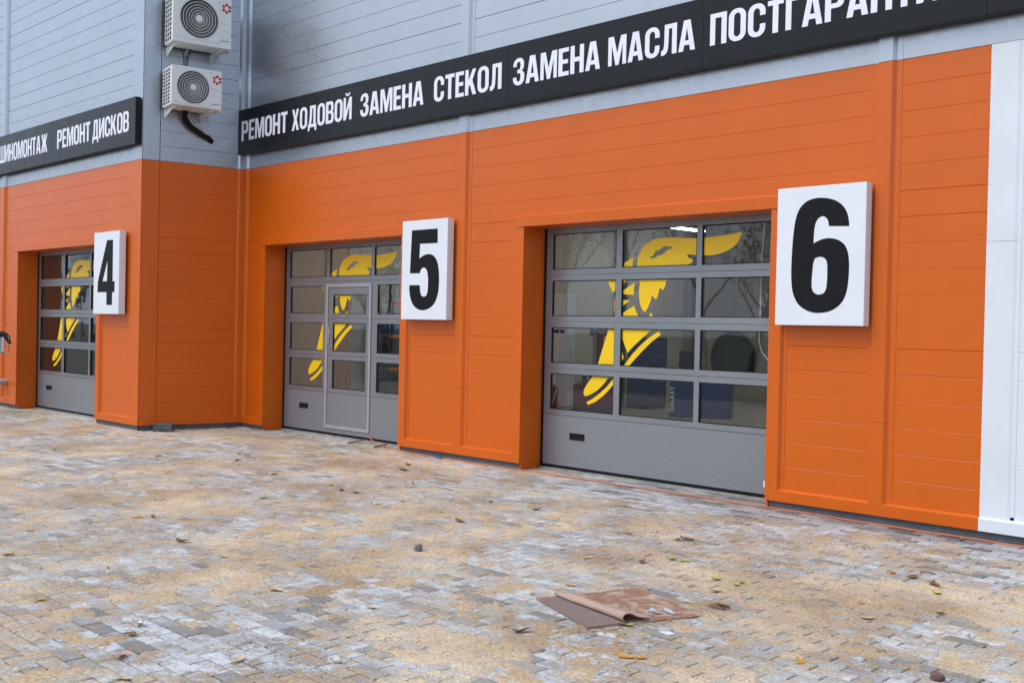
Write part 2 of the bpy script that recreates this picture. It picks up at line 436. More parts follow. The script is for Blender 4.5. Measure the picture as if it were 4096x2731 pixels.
# outlines measured on the flat sign faces and panes (metres)
TRACED = {'logo': {'wing': [[1.492, 2.479], [1.494, 2.547], [1.511, 2.615], [1.552, 2.682], [1.613, 2.741], [1.697, 2.779], [1.79, 2.801], [1.901, 2.807], [2.047, 2.803], [2.191, 2.792], [2.35, 2.784], [2.437, 2.784], [2.592, 2.79], [2.76, 2.801], [2.948, 2.827], [2.933, 2.786], [2.91, 2.738], [2.862, 2.684], [2.797, 2.644], [2.715, 2.611], [2.614, 2.589], [2.529, 2.582], [2.434, 2.584], [2.356, 2.593], [2.285, 2.596], [2.211, 2.604], [2.224, 2.577], [2.26, 2.554], [2.301, 2.534], [2.284, 2.51], [2.253, 2.492], [2.2, 2.48], [2.094, 2.441], [1.94, 2.401], [1.933, 2.326], [1.925, 2.282], [1.908, 2.23], [1.885, 2.196], [1.863, 2.208], [1.834, 2.226], [1.827, 2.178], [1.806, 2.119], [1.783, 2.086], [1.758, 2.104], [1.721, 2.137], [1.708, 2.074], [1.681, 2.014], [1.649, 1.961], [1.623, 1.938], [1.588, 1.961], [1.558, 2.014], [1.538, 2.074], [1.531, 2.151], [1.532, 2.227], [1.54, 2.287], [1.533, 2.329], [1.517, 2.41]], 'hole': [[1.668, 2.595], [1.712, 2.594], [1.748, 2.623], [1.76, 2.66], [1.812, 2.668], [1.858, 2.693], [1.885, 2.712], [2.005, 2.698], [1.993, 2.674], [1.933, 2.665], [1.897, 2.632], [1.851, 2.609], [1.796, 2.601], [1.759, 2.577], [1.712, 2.568]], 'strap': [[1.434, 2.598], [1.276, 2.52], [1.143, 2.433], [1.031, 2.334], [1.121, 2.174], [1.2, 2.215], [1.277, 2.273], [1.368, 2.328], [1.421, 2.381], [1.418, 2.481]], 's2': [[1.459, 2.289], [1.231, 2.165], [1.35, 2.147], [1.45, 2.147]], 's3': [[1.153, 2.096], [1.273, 2.085], [1.391, 2.075], [1.275, 2.004], [1.152, 1.936]], 'toe': [[1.117, 1.827], [1.073, 1.732], [0.909, 1.281], [0.825, 1.127], [0.744, 1.035], [0.697, 0.969], [0.69, 0.913], [0.717, 0.882], [0.8, 0.907], [0.912, 0.965], [1.012, 1.049], [1.101, 1.143], [1.227, 1.27], [1.323, 1.385], [1.274, 1.496], [1.196, 1.649], [1.158, 1.734]], 'heel': [[1.461, 2.014], [1.249, 1.905], [1.255, 1.704], [1.282, 1.635], [1.374, 1.445], [1.466, 1.527], [1.597, 1.631], [1.74, 1.735], [1.819, 1.792], [1.751, 1.881], [1.718, 1.935], [1.676, 1.881], [1.62, 1.832], [1.562, 1.846], [1.536, 1.88], [1.492, 1.945]], 'sole': [[1.836, 1.719], [1.869, 1.675], [1.731, 1.584], [1.602, 1.475], [1.489, 1.372], [1.399, 1.285], [1.3, 1.18], [1.203, 1.095], [1.125, 1.008], [1.026, 0.917], [0.885, 0.822], [0.766, 0.779], [0.74, 0.812], [0.843, 0.862], [0.944, 0.928], [1.064, 1.021], [1.172, 1.131], [1.259, 1.217], [1.32, 1.286], [1.449, 1.432], [1.543, 1.519], [1.674, 1.621]]}, 'six': [[0.786, 0.96], [0.782, 1.021], [0.761, 1.096], [0.72, 1.16], [0.651, 1.214], [0.556, 1.246], [0.46, 1.257], [0.363, 1.246], [0.289, 1.209], [0.234, 1.141], [0.202, 1.041], [0.184, 0.889], [0.174, 0.71], [0.171, 0.531], [0.181, 0.377], [0.212, 0.275], [0.266, 0.198], [0.346, 0.148], [0.436, 0.123], [0.505, 0.123], [0.6, 0.136], [0.693, 0.186], [0.75, 0.253], [0.782, 0.346], [0.794, 0.469], [0.796, 0.591], [0.786, 0.69], [0.757, 0.769], [0.702, 0.821], [0.635, 0.848], [0.567, 0.856], [0.512, 0.849], [0.458, 0.831], [0.411, 0.81], [0.414, 0.929], [0.425, 1.003], [0.452, 1.052], [0.492, 1.072], [0.52, 1.071], [0.553, 1.046], [0.568, 1.008], [0.572, 0.971]], 'sixh': [[0.481, 0.677], [0.435, 0.664], [0.414, 0.627], [0.405, 0.526], [0.4, 0.425], [0.404, 0.362], [0.425, 0.324], [0.459, 0.306], [0.492, 0.304], [0.527, 0.311], [0.554, 0.341], [0.566, 0.398], [0.568, 0.498], [0.566, 0.597], [0.554, 0.643], [0.526, 0.668]], 'five': [[0.208, 1.24], [0.753, 1.24], [0.756, 1.044], [0.388, 1.047], [0.379, 0.842], [0.449, 0.881], [0.523, 0.897], [0.596, 0.9], [0.67, 0.881], [0.733, 0.831], [0.776, 0.746], [0.798, 0.627], [0.802, 0.484], [0.788, 0.365], [0.744, 0.258], [0.674, 0.187], [0.583, 0.146], [0.491, 0.128], [0.398, 0.133], [0.303, 0.169], [0.232, 0.235], [0.191, 0.321], [0.173, 0.419], [0.175, 0.478], [0.398, 0.475], [0.408, 0.392], [0.425, 0.344], [0.455, 0.319], [0.493, 0.314], [0.53, 0.324], [0.558, 0.355], [0.571, 0.427], [0.575, 0.535], [0.56, 0.632], [0.541, 0.68], [0.51, 0.71], [0.473, 0.72], [0.436, 0.709], [0.407, 0.678], [0.389, 0.638], [0.181, 0.644]], 'four': [[0.498, 1.232], [0.722, 1.231], [0.729, 0.543], [0.813, 0.541], [0.801, 0.362], [0.722, 0.363], [0.717, 0.15], [0.513, 0.15], [0.505, 0.364], [0.161, 0.367], [0.168, 0.546]], 'fourh': [[0.525, 0.886], [0.518, 0.546], [0.351, 0.549]], 'leaves': [['y', -4.94, -4.12], ['o', -5.94, -2.38], ['o', -5.9, -2.29], ['b', -5.43, -2.2], ['b', -5.4, -2.11], ['g', -5.0, -2.87], ['g', -4.9, -2.85], ['b', -5.09, -3.12], ['g', -4.38, -3.17], ['g', -4.21, -3.19], ['g', -4.19, -3.12], ['t', -4.19, -3.48], ['b', -4.37, -5.2], ['o', -3.67, -5.11], ['o', -3.59, -5.07], ['y', -4.06, -4.62], ['t', -5.46, -3.34], ['t', -4.12, -3.89], ['o', -3.63, -1.93], ['b', -3.46, -1.98], ['b', -3.25, -2.07], ['y', -3.13, -2.32], ['o', -3.35, -3.0], ['o', -2.89, -2.82], ['t', -3.14, -3.32], ['o', -2.97, -4.46], ['g', -3.82, 0.06], ['b', -9.4, -2.84], ['b', -9.2, -2.8], ['g', -9.43, -3.77], ['y', -9.79, -2.7], ['b', -10.88, -2.73], ['o', -7.86, -2.08], ['b', -7.24, -2.03], ['b', -7.26, -3.07], ['o', -8.44, -2.78], ['t', -8.47, -3.07], ['g', -7.73, -2.89], ['y', -9.33, -1.89], ['b', -10.61, -0.91], ['b', -10.3, -1.25], ['t', -6.13, -5.76], ['t', -5.37, -5.55], ['y', -6.87, -7.03], ['y', -7.26, -5.5], ['w', -5.94, -6.8], ['p', -5.43, -7.15], ['t', -4.98, -6.73], ['t', -5.1, -7.31], ['b', -8.32, -6.68], ['b', -5.78, -6.94], ['b', -7.97, -5.45], ['g', -12.76, -2.07], ['g', -12.68, -2.02], ['b', -12.25, -2.4], ['b', -13.24, -2.99], ['t', -14.67, -3.78], ['o', -14.39, -3.55], ['b', -16.11, -0.3], ['b', -16.37, -1.01], ['o', -9.22, -5.24], ['o', -9.18, -6.2]]}

# ------------------------------------------------------------------ measured layout (metres)
GZ = -0.08                                   # top of the paving
W, H = 3.563, 3.0                            # door opening
D6, D5, D4 = -9.473, -15.474, -21.650        # left edges of the three openings
B = -1.693                                   # front of the projecting block (y)
XC, XI = -16.520, -16.2106                   # outer and inner corner
XW = -3.737                                  # orange / white boundary
ZOG = 4.3195                                 # orange / grey boundary
REV = 0.365                                  # depth of the door reveals
ZTOP = 9.2
JP = 0.2480
JZ0 = 0.356                                  # first joint of the cladding
PR = 0.035                                   # how far the trims stand proud
MAIN = Frame((0, 0, 0), (1, 0, 0), (0, -1, 0))
BLOCK = Frame((0, B, 0), (1, 0, 0), (0, -1, 0))
_S = Vector((XI - XC, 0 - B, 0))
SL = _S.length
_S.normalize()
SIDE = Frame((XC, B, 0), _S, (_S.y, -_S.x, 0))

# ------------------------------------------------------------------ ground, paving, sand
g = MB()
g.add([(-400, -400, -0.125), (400, -400, -0.125), (400, 400, -0.125), (-400, 400, -0.125)], [(0, 1, 2, 3)])
GROUNDM = plain('bare_ground', (0.10, 0.10, 0.065), 0.95, var=0.4, scale=0.6)
tag(g.build('ground', GROUNDM, fix=False), kind='structure')

PX, PY = 0.2350, 0.1145
PH = 0.06
def paver_verts(w, d, c=0.0045):
    a, b_ = w / 2, d / 2
    lo = [(-a, -b_, -PH), (a, -b_, -PH), (a, b_, -PH), (-a, b_, -PH)]
    mi = [(x, y, -c) for x, y, _ in lo]
    hi = [(x - math.copysign(c, x), y - math.copysign(c, y), 0) for x, y, _ in lo]
    return lo + mi + hi
PF = [(i, (i + 1) % 4, 4 + (i + 1) % 4, 4 + i) for i in range(4)] + [(4 + i, 4 + (i + 1) % 4, 8 + (i + 1) % 4, 8 + i) for i in range(4)] + [(8, 9, 10, 11)]
bed = MB()
bed.box(-27, 3.2, -13.2, 0.5, -0.13, GZ - 0.0135)
pavement = bed.build('pavement', SAND)
tag(pavement, kind='structure')

def inside_building(x, y):
    if x < XI + 0.02 and y > B + 0.05 and not (D4 - 0.02 < x < D4 + W + 0.02 and y < B + REV):
        # right of the slanted side wall is open yard
        t = (y - B) / -B
        if x < XC + (XI - XC) * min(1, max(0, t)) + 0.02: return True
    if y > 0.03:
        if D6 < x < D6 + W or D5 < x < D5 + W: return y > REV - 0.02
        return True
    return False

cells = []
k0, k1 = -54, 64
for k in range(k0, k1):
    y = -6.94 + (k + 0.5) * PY
    off = 0.0 if k % 2 == 0 else PX / 2
    for j in range(-92, 38):
        x = -5.571 + (j + 0.5) * PX + off
        if not inside_building(x, y) and y < 0.35 and x < 3: cells.append((x, y))
def in_view(x, y):
    d = Vector((x, y, GZ)) - CAM
    z = d.dot(_f)
    if z < 1: return None
    u, v = 4275.85 * d.dot(R3) / z, 4275.85 * d.dot(U3) / z
    return z if abs(u) < 2080 and abs(v) < 1390 else None
vis = sorted([(in_view(x, y), i) for i, (x, y) in enumerate(cells) if in_view(x, y)])
near = set(i for _, i in vis[:300])
pm = bpy.data.meshes.new('paver')
pm.from_pydata(paver_verts(PX - 0.0095, PY - 0.0095), [], PF)
pm.materials.append(PAVER)
pv, pf = [], []
rp = random.Random(3)
for i, (x, y) in enumerate(cells):
    dz, ax, ay = rp.gauss(0, 0.0011), rp.gauss(0, 0.010), rp.gauss(0, 0.006)
    rz = rp.gauss(0, 0.006)
    x += rp.gauss(0, 0.0012)
    y += rp.gauss(0, 0.0008)
    if i in near:
        o = bpy.data.objects.new('paver', pm)
        o.location = (x, y, GZ + dz)
        o.rotation_euler = (ax, ay, rz)
        COL.objects.link(o)
        o.parent = pavement
    else:
        b0 = len(pv)
        cz, sz = math.cos(rz), math.sin(rz)
        for (a, c, h) in paver_verts(PX - 0.0095, PY - 0.0095):
            pv.append((x + a * cz - c * sz, y + a * sz + c * cz, GZ + dz + h + a * -ay + c * ax))
        pf += [tuple(b0 + q for q in f) for f in PF]
me = bpy.data.meshes.new('far_pavers')
me.from_pydata(pv, [], pf)
tag(link('paver_field', me, PAVER, pavement), kind='stuff')

# loose sand lying on the stones in low drifts
def vnoise(x, y, seed):
    rs = np.random.RandomState(seed)
    tab = rs.rand(256, 256)
    xi, yi = np.floor(x).astype(int), np.floor(y).astype(int)
    fx, fy = x - xi, y - yi
    fx, fy = fx * fx * (3 - 2 * fx), fy * fy * (3 - 2 * fy)
    t = lambda a, b_: tab[a % 256, b_ % 256]
    return (t(xi, yi) * (1 - fx) + t(xi + 1, yi) * fx) * (1 - fy) + (t(xi, yi + 1) * (1 - fx) + t(xi + 1, yi + 1) * fx) * fy
def fbm(x, y, seed, octv=5, gain=0.55):
    s_, a, tot = 0, 1.0, 0
    for o_ in range(octv):
        s_ = s_ + a * vnoise(x * 2 ** o_ + 13.7 * o_, y * 2 ** o_ + 7.1 * o_, seed + o_)
        tot += a
        a *= gain
    return s_ / tot
SX, SY, ST = np.arange(-24.5, 1.0, 0.028), np.arange(-9.2, -0.02, 0.028), 0.028
gx, gy = np.meshgrid(SX, SY, indexing='ij')
big = fbm(gx * 0.75, gy * 0.9, 11, 4)
med = fbm(gx * 5, gy * 5, 31, 4, 0.65)
fin = fbm(gx * 22, gy * 22, 51, 2, 0.6)
edge = np.clip((-0.75 - gy) / 0.9, -1, 0) * np.clip((gx + 10) / 4, 0, 1)
hgt = (big - 0.575) * 0.042 + (med - 0.5) * 0.062 + (fin - 0.5) * 0.012 - 0.0060 + edge * 0.02
hgt = np.where(hgt > 0, np.minimum(hgt, 0.004 + 0.25 * hgt), hgt)
keep = hgt > -0.011
side = (gy > B - 0.02) & (gx < XI + 0.02)
keep &= ~side
q = keep[:-1, :-1] & keep[1:, :-1] & keep[:-1, 1:] & keep[1:, 1:]
idx = -np.ones(gx.shape, int)
used = np.zeros(gx.shape, bool)
for a, b_ in ((0, 0), (1, 0), (0, 1), (1, 1)):
    used[a:gx.shape[0] - 1 + a, b_:gx.shape[1] - 1 + b_] |= q
idx[used] = np.arange(used.sum())
vv = np.stack([gx[used], gy[used], GZ + hgt[used]], 1)
ii, jj = np.nonzero(q)
ff = np.stack([idx[ii, jj], idx[ii + 1, jj], idx[ii + 1, jj + 1], idx[ii, jj + 1]], 1)
me = bpy.data.meshes.new('loose_sand')
me.from_pydata(vv.tolist(), [], ff.tolist())
me.shade_smooth()
tag(link('loose_sand', me, SAND), 'loose yellow-brown building sand spread over the paving', 'sand', kind='stuff')

# ------------------------------------------------------------------ the building
bld = empty('service_building', (0, 0, 0))
tag(bld, 'orange and silver-grey clad car workshop with three glazed sectional doors', 'building')

def joints(z0, z1):
    zs = [z0]
    k = math.ceil((z0 - JZ0) / JP + 0.02)
    while JZ0 + k * JP < z1 - 0.02:
        zs.append(JZ0 + k * JP)
        k += 1
    return zs + [z1]

def strip(fr, u0, u1, z0, z1, mat, parent, wide):
    """one rib of a sandwich panel: flat face with chamfered long edges; every sixth joint is a wider panel seam"""
    g0, dp = (0.0045, 0.0036) if not wide else (0.007, 0.0075)
    prof = [(z0, -0.011), (z0, -dp), (z0 + g0, 0.0), (z1 - 0.0045, 0.0), (z1, -dp), (z1, -0.011)]
    mb = MB(fr)
    mb.prof_u(prof, u0, u1)
    mb.build('cladding_panel', mat, parent)

def clad(fr, parent, u0, u1, z0, z1, mat, openings=()):
    zs = joints(z0, z1)
    for a, b_ in zip(zs[:-1], zs[1:]):
        kk = round((a - JZ0) / JP)
        segs = [(u0, u1)]
        for (l_, r_, top) in openings:
            if a < top:
                n2 = []
                for (s0, s1) in segs:
                    if l_ > s0 + 0.02 and r_ < s1 - 0.02: n2 += [(s0, l_), (r_, s1)]
                    elif l_ <= s0 + 0.02 and r_ > s0 and r_ < s1: n2 += [(r_, s1)]
                    elif r_ >= s1 - 0.02 and l_ < s1 and l_ > s0: n2 += [(s0, l_)]
                    else: n2 += [(s0, s1)]
                segs = n2
        for s0, s1 in segs:
            strip(fr, s0 + 0.0015, s1 - 0.0015, a, b_, mat, parent, kk % 6 == 4)

T = 0.14   # wall thickness behind the face
def back_wall(fr, pieces):
    mb = MB(fr)
    for (u0, u1, z0, z1) in pieces: mb.box(u0, u1, -T, -0.012, z0, z1)
    return mb.build('wall', GREY, bld)

XR = 2.6
wall_main = back_wall(MAIN, [(XI + 0.06, D5 - 0.03, -0.1, ZTOP), (D5 + W + 0.03, D6 - 0.03, -0.1, ZTOP), (D6 + W + 0.03, XR, -0.1, ZTOP), (D5 - 0.03, D5 + W + 0.03, 3.09, ZTOP), (D6 - 0.03, D6 + W + 0.03, 3.09, ZTOP)])
wall_side = back_wall(SIDE, [(0.02, SL - 0.02, -0.1, ZTOP)])
XL = -27.0
wall_block = back_wall(BLOCK, [(XL, D4 - 0.03, -0.1, ZTOP), (D4 + W + 0.03, XC - 0.02, -0.1, ZTOP), (D4 - 0.03, D4 + W + 0.03, 3.09, ZTOP)])
CM, CR = -10.64, -4.69                       # column lines of the main wall
CL = -22.47                                  # column line of the block
op5, op6, op4 = (D5 - 0.01, D5 + W + 0.01, 3.08), (D6 - 0.01, D6 + W + 0.01, 3.08), (D4 - 0.01, D4 + W + 0.01, 3.08)
for (u0, u1, op) in ((XI + 0.005, CM, (op5,)), (CM, CR, (op6,))):
    clad(MAIN, wall_main, u0, u1, 0.006, ZOG, ORANGE, op)
    clad(MAIN, wall_main, u0, u1, ZOG, ZTOP, GREY)
clad(MAIN, wall_main, CR, XW, 0.006, ZOG, ORANGE)
clad(MAIN, wall_main, XW, XR, 0.006, ZOG, WHITE)
clad(MAIN, wall_main, CR, XR, ZOG, ZTOP, GREY)
clad(SIDE, wall_side, 0.03, SL - 0.005, 0.006, ZOG, ORANGE)
clad(SIDE, wall_side, 0.03, SL - 0.005, ZOG, ZTOP, GREY)
for (u0, u1, op) in ((XL, CL, ()), (CL, XC - 0.03, (op4,))):
    clad(BLOCK, wall_block, u0, u1, 0.006, ZOG, ORANGE, op)
    clad(BLOCK, wall_block, u0, u1, ZOG, ZTOP, GREY)

RIVETS = {'o': MB(), 'g': MB(), 'w': MB()}
def rivet(key, fr, u, o, z, r=0.006):
    mb = RIVETS[key]
    sv = mb.fr
    mb.fr = fr
    mb.disc(u, z, o, o + 0.004, r, 6, r * 0.55)
    mb.fr = sv

def column_cover(fr, a, b_, z0, z1, mat, key):
    """hat section: flange, chamfer, face, chamfer, flange"""
    mb = MB(fr)
    mb.prof_z([(a, 0.0), (a, 0.0035), (a + 0.034, 0.0035), (a + 0.046, PR), (b_ - 0.088, PR), (b_ - 0.055, 0.0035), (b_, 0.0035), (b_, 0.0)], z0, z1)
    mb.build('column_cover', mat, bld)
    z = z0 + 0.05
    while z < z1:
        rivet(key, fr, a + 0.016, 0.0035, z)
        rivet(key, fr, b_ - 0.022, 0.0035, z + 0.02)
        z += 0.345
for (a, b_) in ((-10.776, -10.497), (-4.830, -4.556)):
    column_cover(MAIN, a, b_, 0.892, ZOG - 0.002, ORANGE, 'o')
    column_cover(MAIN, a, b_, 0.108, 0.889, ORANGE, 'o')
    column_cover(MAIN, a, b_, ZOG + 0.002, ZTOP, GREY, 'g')
column_cover(BLOCK, CL - 0.14, CL + 0.14, 0.108, ZOG - 0.002, ORANGE, 'o')
column_cover(BLOCK, CL - 0.14, CL + 0.14, ZOG + 0.002, ZTOP, GREY, 'g')
# white cover at the change of colour and its seam
for z0, z1 in ((0.118, 2.570), (2.573, ZOG - 0.002)):
    mb = MB(MAIN)
    mb.prof_z([(XW, 0.0), (XW, 0.012), (XW + 0.235, 0.012), (XW + 0.262, 0.004), (XW + 0.296, 0.004), (XW + 0.296, 0.0)], z0, z1)
    mb.build('column_cover', WHITE, bld)
z = 0.2
while z < ZOG:
    rivet('w', MAIN, XW + 0.022, 0.012, z)
    rivet('w', MAIN, XW + 0.282, 0.004, z + 0.015)
    z += 0.36
# outer corner of the block and inner corner
for z0, z1, mat in ((0.108, ZOG - 0.002, ORANGE), (ZOG + 0.002, ZTOP, GREY)):
    mb = MB(BLOCK)
    mb.prof_z([(XC - 0.352, 0.0), (XC - 0.352, 0.0035), (XC - 0.315, 0.0035), (XC - 0.29, 0.022), (XC + 0.02, 0.022), (XC + 0.02, 0.0), (XC - 0.04, 0.0)], z0, z1)
    mb.build('corner_trim', mat, bld)
    mb = MB(SIDE)
    mb.prof_z([(0.002, 0.0), (0.0, 0.022), (0.262, 0.022), (0.282, 0.0035), (0.318, 0.0035), (0.318, 0.0)], z0, z1)
    mb.build('corner_trim', mat, bld)
    mb = MB(SIDE)
    mb.prof_z([(SL - 0.16, 0.0), (SL - 0.16, 0.0035), (SL - 0.128, 0.0035), (SL - 0.098, PR), (SL - 0.004, PR), (SL - 0.004, 0.0)], z0, z1)
    mb.build('corner_trim', mat, bld)
    mb = MB(MAIN)
    mb.prof_z([(XI + 0.012, 0.0), (XI + 0.04, PR), (XI + 0.115, PR), (XI + 0.150, 0.0035), (XI + 0.185, 0.0035), (XI + 0.185, 0.0)], z0, z1)
    mb.build('corner_trim', mat, bld)

BT = [(0.002, 0.0), (0.0, PR + 0.002), (0.108, PR + 0.002), (0.126, 0.004), (0.152, 0.004), (0.152, 0.0)]
def base_trim(fr, u0, u1, mat=ORANGE, key='o', skip=()):
    mb = MB(fr)
    mb.prof_u(BT, u0, u1)
    mb.build('base_trim', mat, bld)
    u = u0 + 0.14
    while u < u1 - 0.05:
        if not any(a < u < b_ for a, b_ in skip): rivet(key, fr, u, 0.004, 0.143)
        u += 0.37
base_trim(MAIN, XI + 0.03, D5 - 0.001)
base_trim(MAIN, D5 + W + 0.001, D6 - 0.001)
base_trim(MAIN, D6 + W + 0.001, XW - 0.001)
base_trim(MAIN, XW + 0.001, XR, WHITE, 'w')
base_trim(SIDE, -0.004, SL - 0.03)
base_trim(BLOCK, D4 + W + 0.001, XC + 0.036)
base_trim(BLOCK, XL, D4 - 0.001)
def plinth(fr, u0, u1):
    mb = MB(fr)
    mb.box(u0, u1, -0.10, -0.006, -0.13, 0.001)
    mb.build('plinth', PLINTH, bld)
plinth(MAIN, XI + 0.02, D5 - 0.03)
plinth(MAIN, D5 + W + 0.03, D6 - 0.03)
plinth(MAIN, D6 + W + 0.03, XR)
plinth(SIDE, 0.02, SL)
plinth(BLOCK, D4 + W + 0.03, XC - 0.02)
plinth(BLOCK, XL, D4 - 0.03)

def door_surround(fr, dl):
    dr = dl + W
    for sgn, e in ((-1, dl), (1, dr)):
        mb = MB(fr)
        pf_ = [(0, 0.0), (0, PR), (-0.138, PR), (-0.164, 0.0038), (-0.198, 0.0038), (-0.198, 0.0)]
        mb.prof_z([(e - sgn * (q_[0]) if sgn > 0 else e + q_[0], q_[1]) for q_ in pf_], 0.108, H + 0.004)
        mb.build('jamb_trim', ORANGE, bld)
        z = 0.3
        while z < 2.9:
            rivet('o', fr, e + sgn * 0.184, 0.0038, z)
            z += 0.42
        mb = MB(fr)                         # reveal sheet
        mb.box(min(e, e + sgn * 0.02), max(e, e + sgn * 0.02), -REV, 0.0005 if sgn < 0 else 0.0005, -0.075, H + 0.001)
        mb.build('reveal_panel', ORANGE, bld)
    seam = dl + 0.62 * W
    for u0, u1 in ((dl - 0.136, seam - 0.001), (seam + 0.001, dr + 0.136)):
        mb = MB(fr)
        mb.prof_u([(H, 0.0), (H, PR + 0.012), (H + 0.124, PR + 0.014), (H + 0.146, 0.0045), (H + 0.172, 0.0045), (H + 0.172, 0.0)], u0, u1)
        mb.build('lintel_trim', ORANGE, bld)
    u = dl
    while u < dr:
        rivet('o', fr, u, 0.0045, H + 0.163)
        u += 0.36
    mb = MB(fr)
    mb.box(dl, dr, -REV, 0.0, H + 0.002, H + 0.02)
    mb.build('reveal_panel', ORANGE, bld)
door_surround(MAIN, D6)
door_surround(MAIN, D5)
door_surround(BLOCK, D4)
for k_, mt_ in (('o', ORANGE), ('g', GREY), ('w', WHITE)):
    if RIVETS[k_].v: tag(RIVETS[k_].build('rivet_heads', mt_, bld), kind='stuff')

# ------------------------------------------------------------------ sectional doors
LOGO = TRACED['logo']
ROWS = [(2.925, 2.473, 3.07, 2.403), (2.330, 1.881, 2.398, 1.812), (1.737, 1.284, 1.807, 1.219), (1.148, 0.688, 1.214, 0.622)]
def sectional_door(fr, dl, wicket, label):
    F2 = Frame(fr(dl, -REV, 0), fr.U, fr.N)          # u from the left edge of the opening
    mb = MB(F2)                                       # rubber seals and the dark guide behind the leaf
    mb.box(0.002, 0.032, -0.06, 0.012, -0.075, 3.0)
    mb.box(W - 0.03, W - 0.002, -0.06, 0.012, -0.075, 3.0)
    mb.box(0.032, W - 0.03, -0.05, -0.006, -0.055, -0.018)
    dr = mb.build('sectional_door', RUBBER, bld)
    dr['label'] = label
    L0, L1 = 0.036, W - 0.034
    cols = [(0.145, 1.190), (1.280, 2.366), (2.437, 3.455)]
    WK = (1.206, 2.386, 0.054, 2.352)                # wicket door u0,u1,z0,z1 (outer edge of its frame)
    def bar(mb, u0, u1, z0, z1, f=0.0): mb.box(u0, u1, -0.045, f, z0, z1)
    for ri, (pt, pb, zt, zb) in enumerate(ROWS):
        cs = list(cols)
        if wicket and ri > 0: cs = [(0.173, 1.126), (1.387, 2.252), (2.527, 3.455)]
        pt2 = 2.185 if (wicket and ri == 1) else pt
        mb = MB(F2)
        bar(mb, L0, L1, zb, pb)
        bar(mb, L0, L1, pt, zt)
        us = [L0] + [x for c_ in cs for x in c_] + [L1]
        for i in range(0, len(us), 2): bar(mb, us[i], us[i + 1], pb, pt)
        if pt2 < pt: bar(mb, cs[1][0], cs[1][1], pt2, pt)
        mb.build('section_frame', ALU, dr)
        for ci, (a, b_) in enumerate(cs):
            top = pt2 if ci == 1 else pt
            mb = MB(F2)
            mb.box(a - 0.01, b_ + 0.01, -0.032, -0.026, pb - 0.01, top + 0.01)
            mb.build('glass_pane', GLASS, dr)
            mb = MB(F2)                               # glazing bead
            for (x0, x1, z0, z1) in ((a, a + 0.010, pb, top), (b_ - 0.010, b_, pb, top), (a + 0.010, b_ - 0.010, top - 0.010, top), (a + 0.010, b_ - 0.010, pb, pb + 0.010)):
                mb.box(x0, x1, -0.024, -0.004, z0, z1)
            mb.build('glazing_bead', RUBBER, dr)
    mb = MB(F2)
    bar(mb, L0, L1, -0.018, 0.617)
    mb.build('bottom_section', RIB, dr)
    mb = MB(F2)
    for (x0, x1, z0, z1) in ((0.50, 0.74, 0.395, 0.408), (0.50, 0.74, 0.326, 0.339), (0.50, 0.513, 0.339, 0.395), (0.727, 0.74, 0.339, 0.395)): mb.box(x0, x1, 0.001, 0.010, z0, z1)
    mb.box(0.513, 0.727, 0.001, 0.003, 0.339, 0.395)
    mb.build('grip_plate', RUBBER, dr)
    # yellow film: winged foot in pieces, cut by the glazing bars
    pieces = [('wing', ['hole']), ('strap', []), ('s2', []), ('s3', []), ('toe', []), ('heel', []), ('sole', [])]
    sx = 1.0
    for nm, hl in pieces:
        mb = MB(F2)
        mb.poly(LOGO[nm], [LOGO[h_] for h_ in hl], -0.0256, -0.0246)
        mb.build('yellow_film', YELLOW, dr)
    if wicket:
        u0, u1, z0, z1 = WK
        for (a, b_, c, d) in ((u0, u0 + 0.055, z0, z1), (u1 - 0.05, u1, z0, z1), (u0 + 0.055, u1 - 0.05, z1 - 0.045, z1), (u0 + 0.055, u1 - 0.05, z0, z0 + 0.048)):
            mb = MB(F2)
            mb.box(a, b_, 0.001, 0.016, c, d, 0.004)
            mb.build('wicket_frame', ALUL, dr)
        mb = MB(F2)
        mb.box(u0 + 0.062, u0 + 0.096, 0.001, 0.014, 1.42, 1.66, 0.003)
        mb.build('lock_plate', ALUL, dr)
        mb = MB(F2)
        c_ = (u0 + 0.079, 0.014, 1.585)
        mb.tube([c_, (c_[0], 0.06, c_[2]), (c_[0] + 0.02, 0.072, c_[2] - 0.002), (c_[0] + 0.13, 0.072, c_[2] - 0.008)], 0.011, 8)
        mb.build('door_handle', STEEL, dr, smooth=True)
        mb = MB(F2)
        mb.tube([(u0 + 0.079, 0.012, 1.47), (u0 + 0.079, 0.026, 1.47)], 0.013, 10)
        mb.build('lock_cylinder', STEEL, dr)
    # threshold slab
    mb = MB(fr)
    mb.box(dl + 0.03, dl + W - 0.005, -REV - 0.1, -REV + 0.05, -0.13, -0.058)
    nseg = 26
    mb.build('threshold', CONC, bld)
    return dr, F2
d6, F6 = sectional_door(MAIN, D6, False, 'grey sectional door with yellow winged-foot film under sign 6')
d5, F5 = sectional_door(MAIN, D5, True, 'grey sectional door with a pass door in it under sign 5')
d4, F4 = sectional_door(BLOCK, D4, False, 'grey sectional door with yellow film under sign 4')
mb = MB(F6)
mb.box(3.302, 3.40, 0.001, 0.0025, 0.06, 0.128)
st = mb.build('sticker', SIGNW, d6)
mb = MB(F6)
mb.box(3.325, 3.338, 0.0026, 0.0032, 0.075, 0.113)
mb.box(3.338, 3.352, 0.0026, 0.0032, 0.088, 0.098)
mb.build('sticker_print', DIGIT, d6)

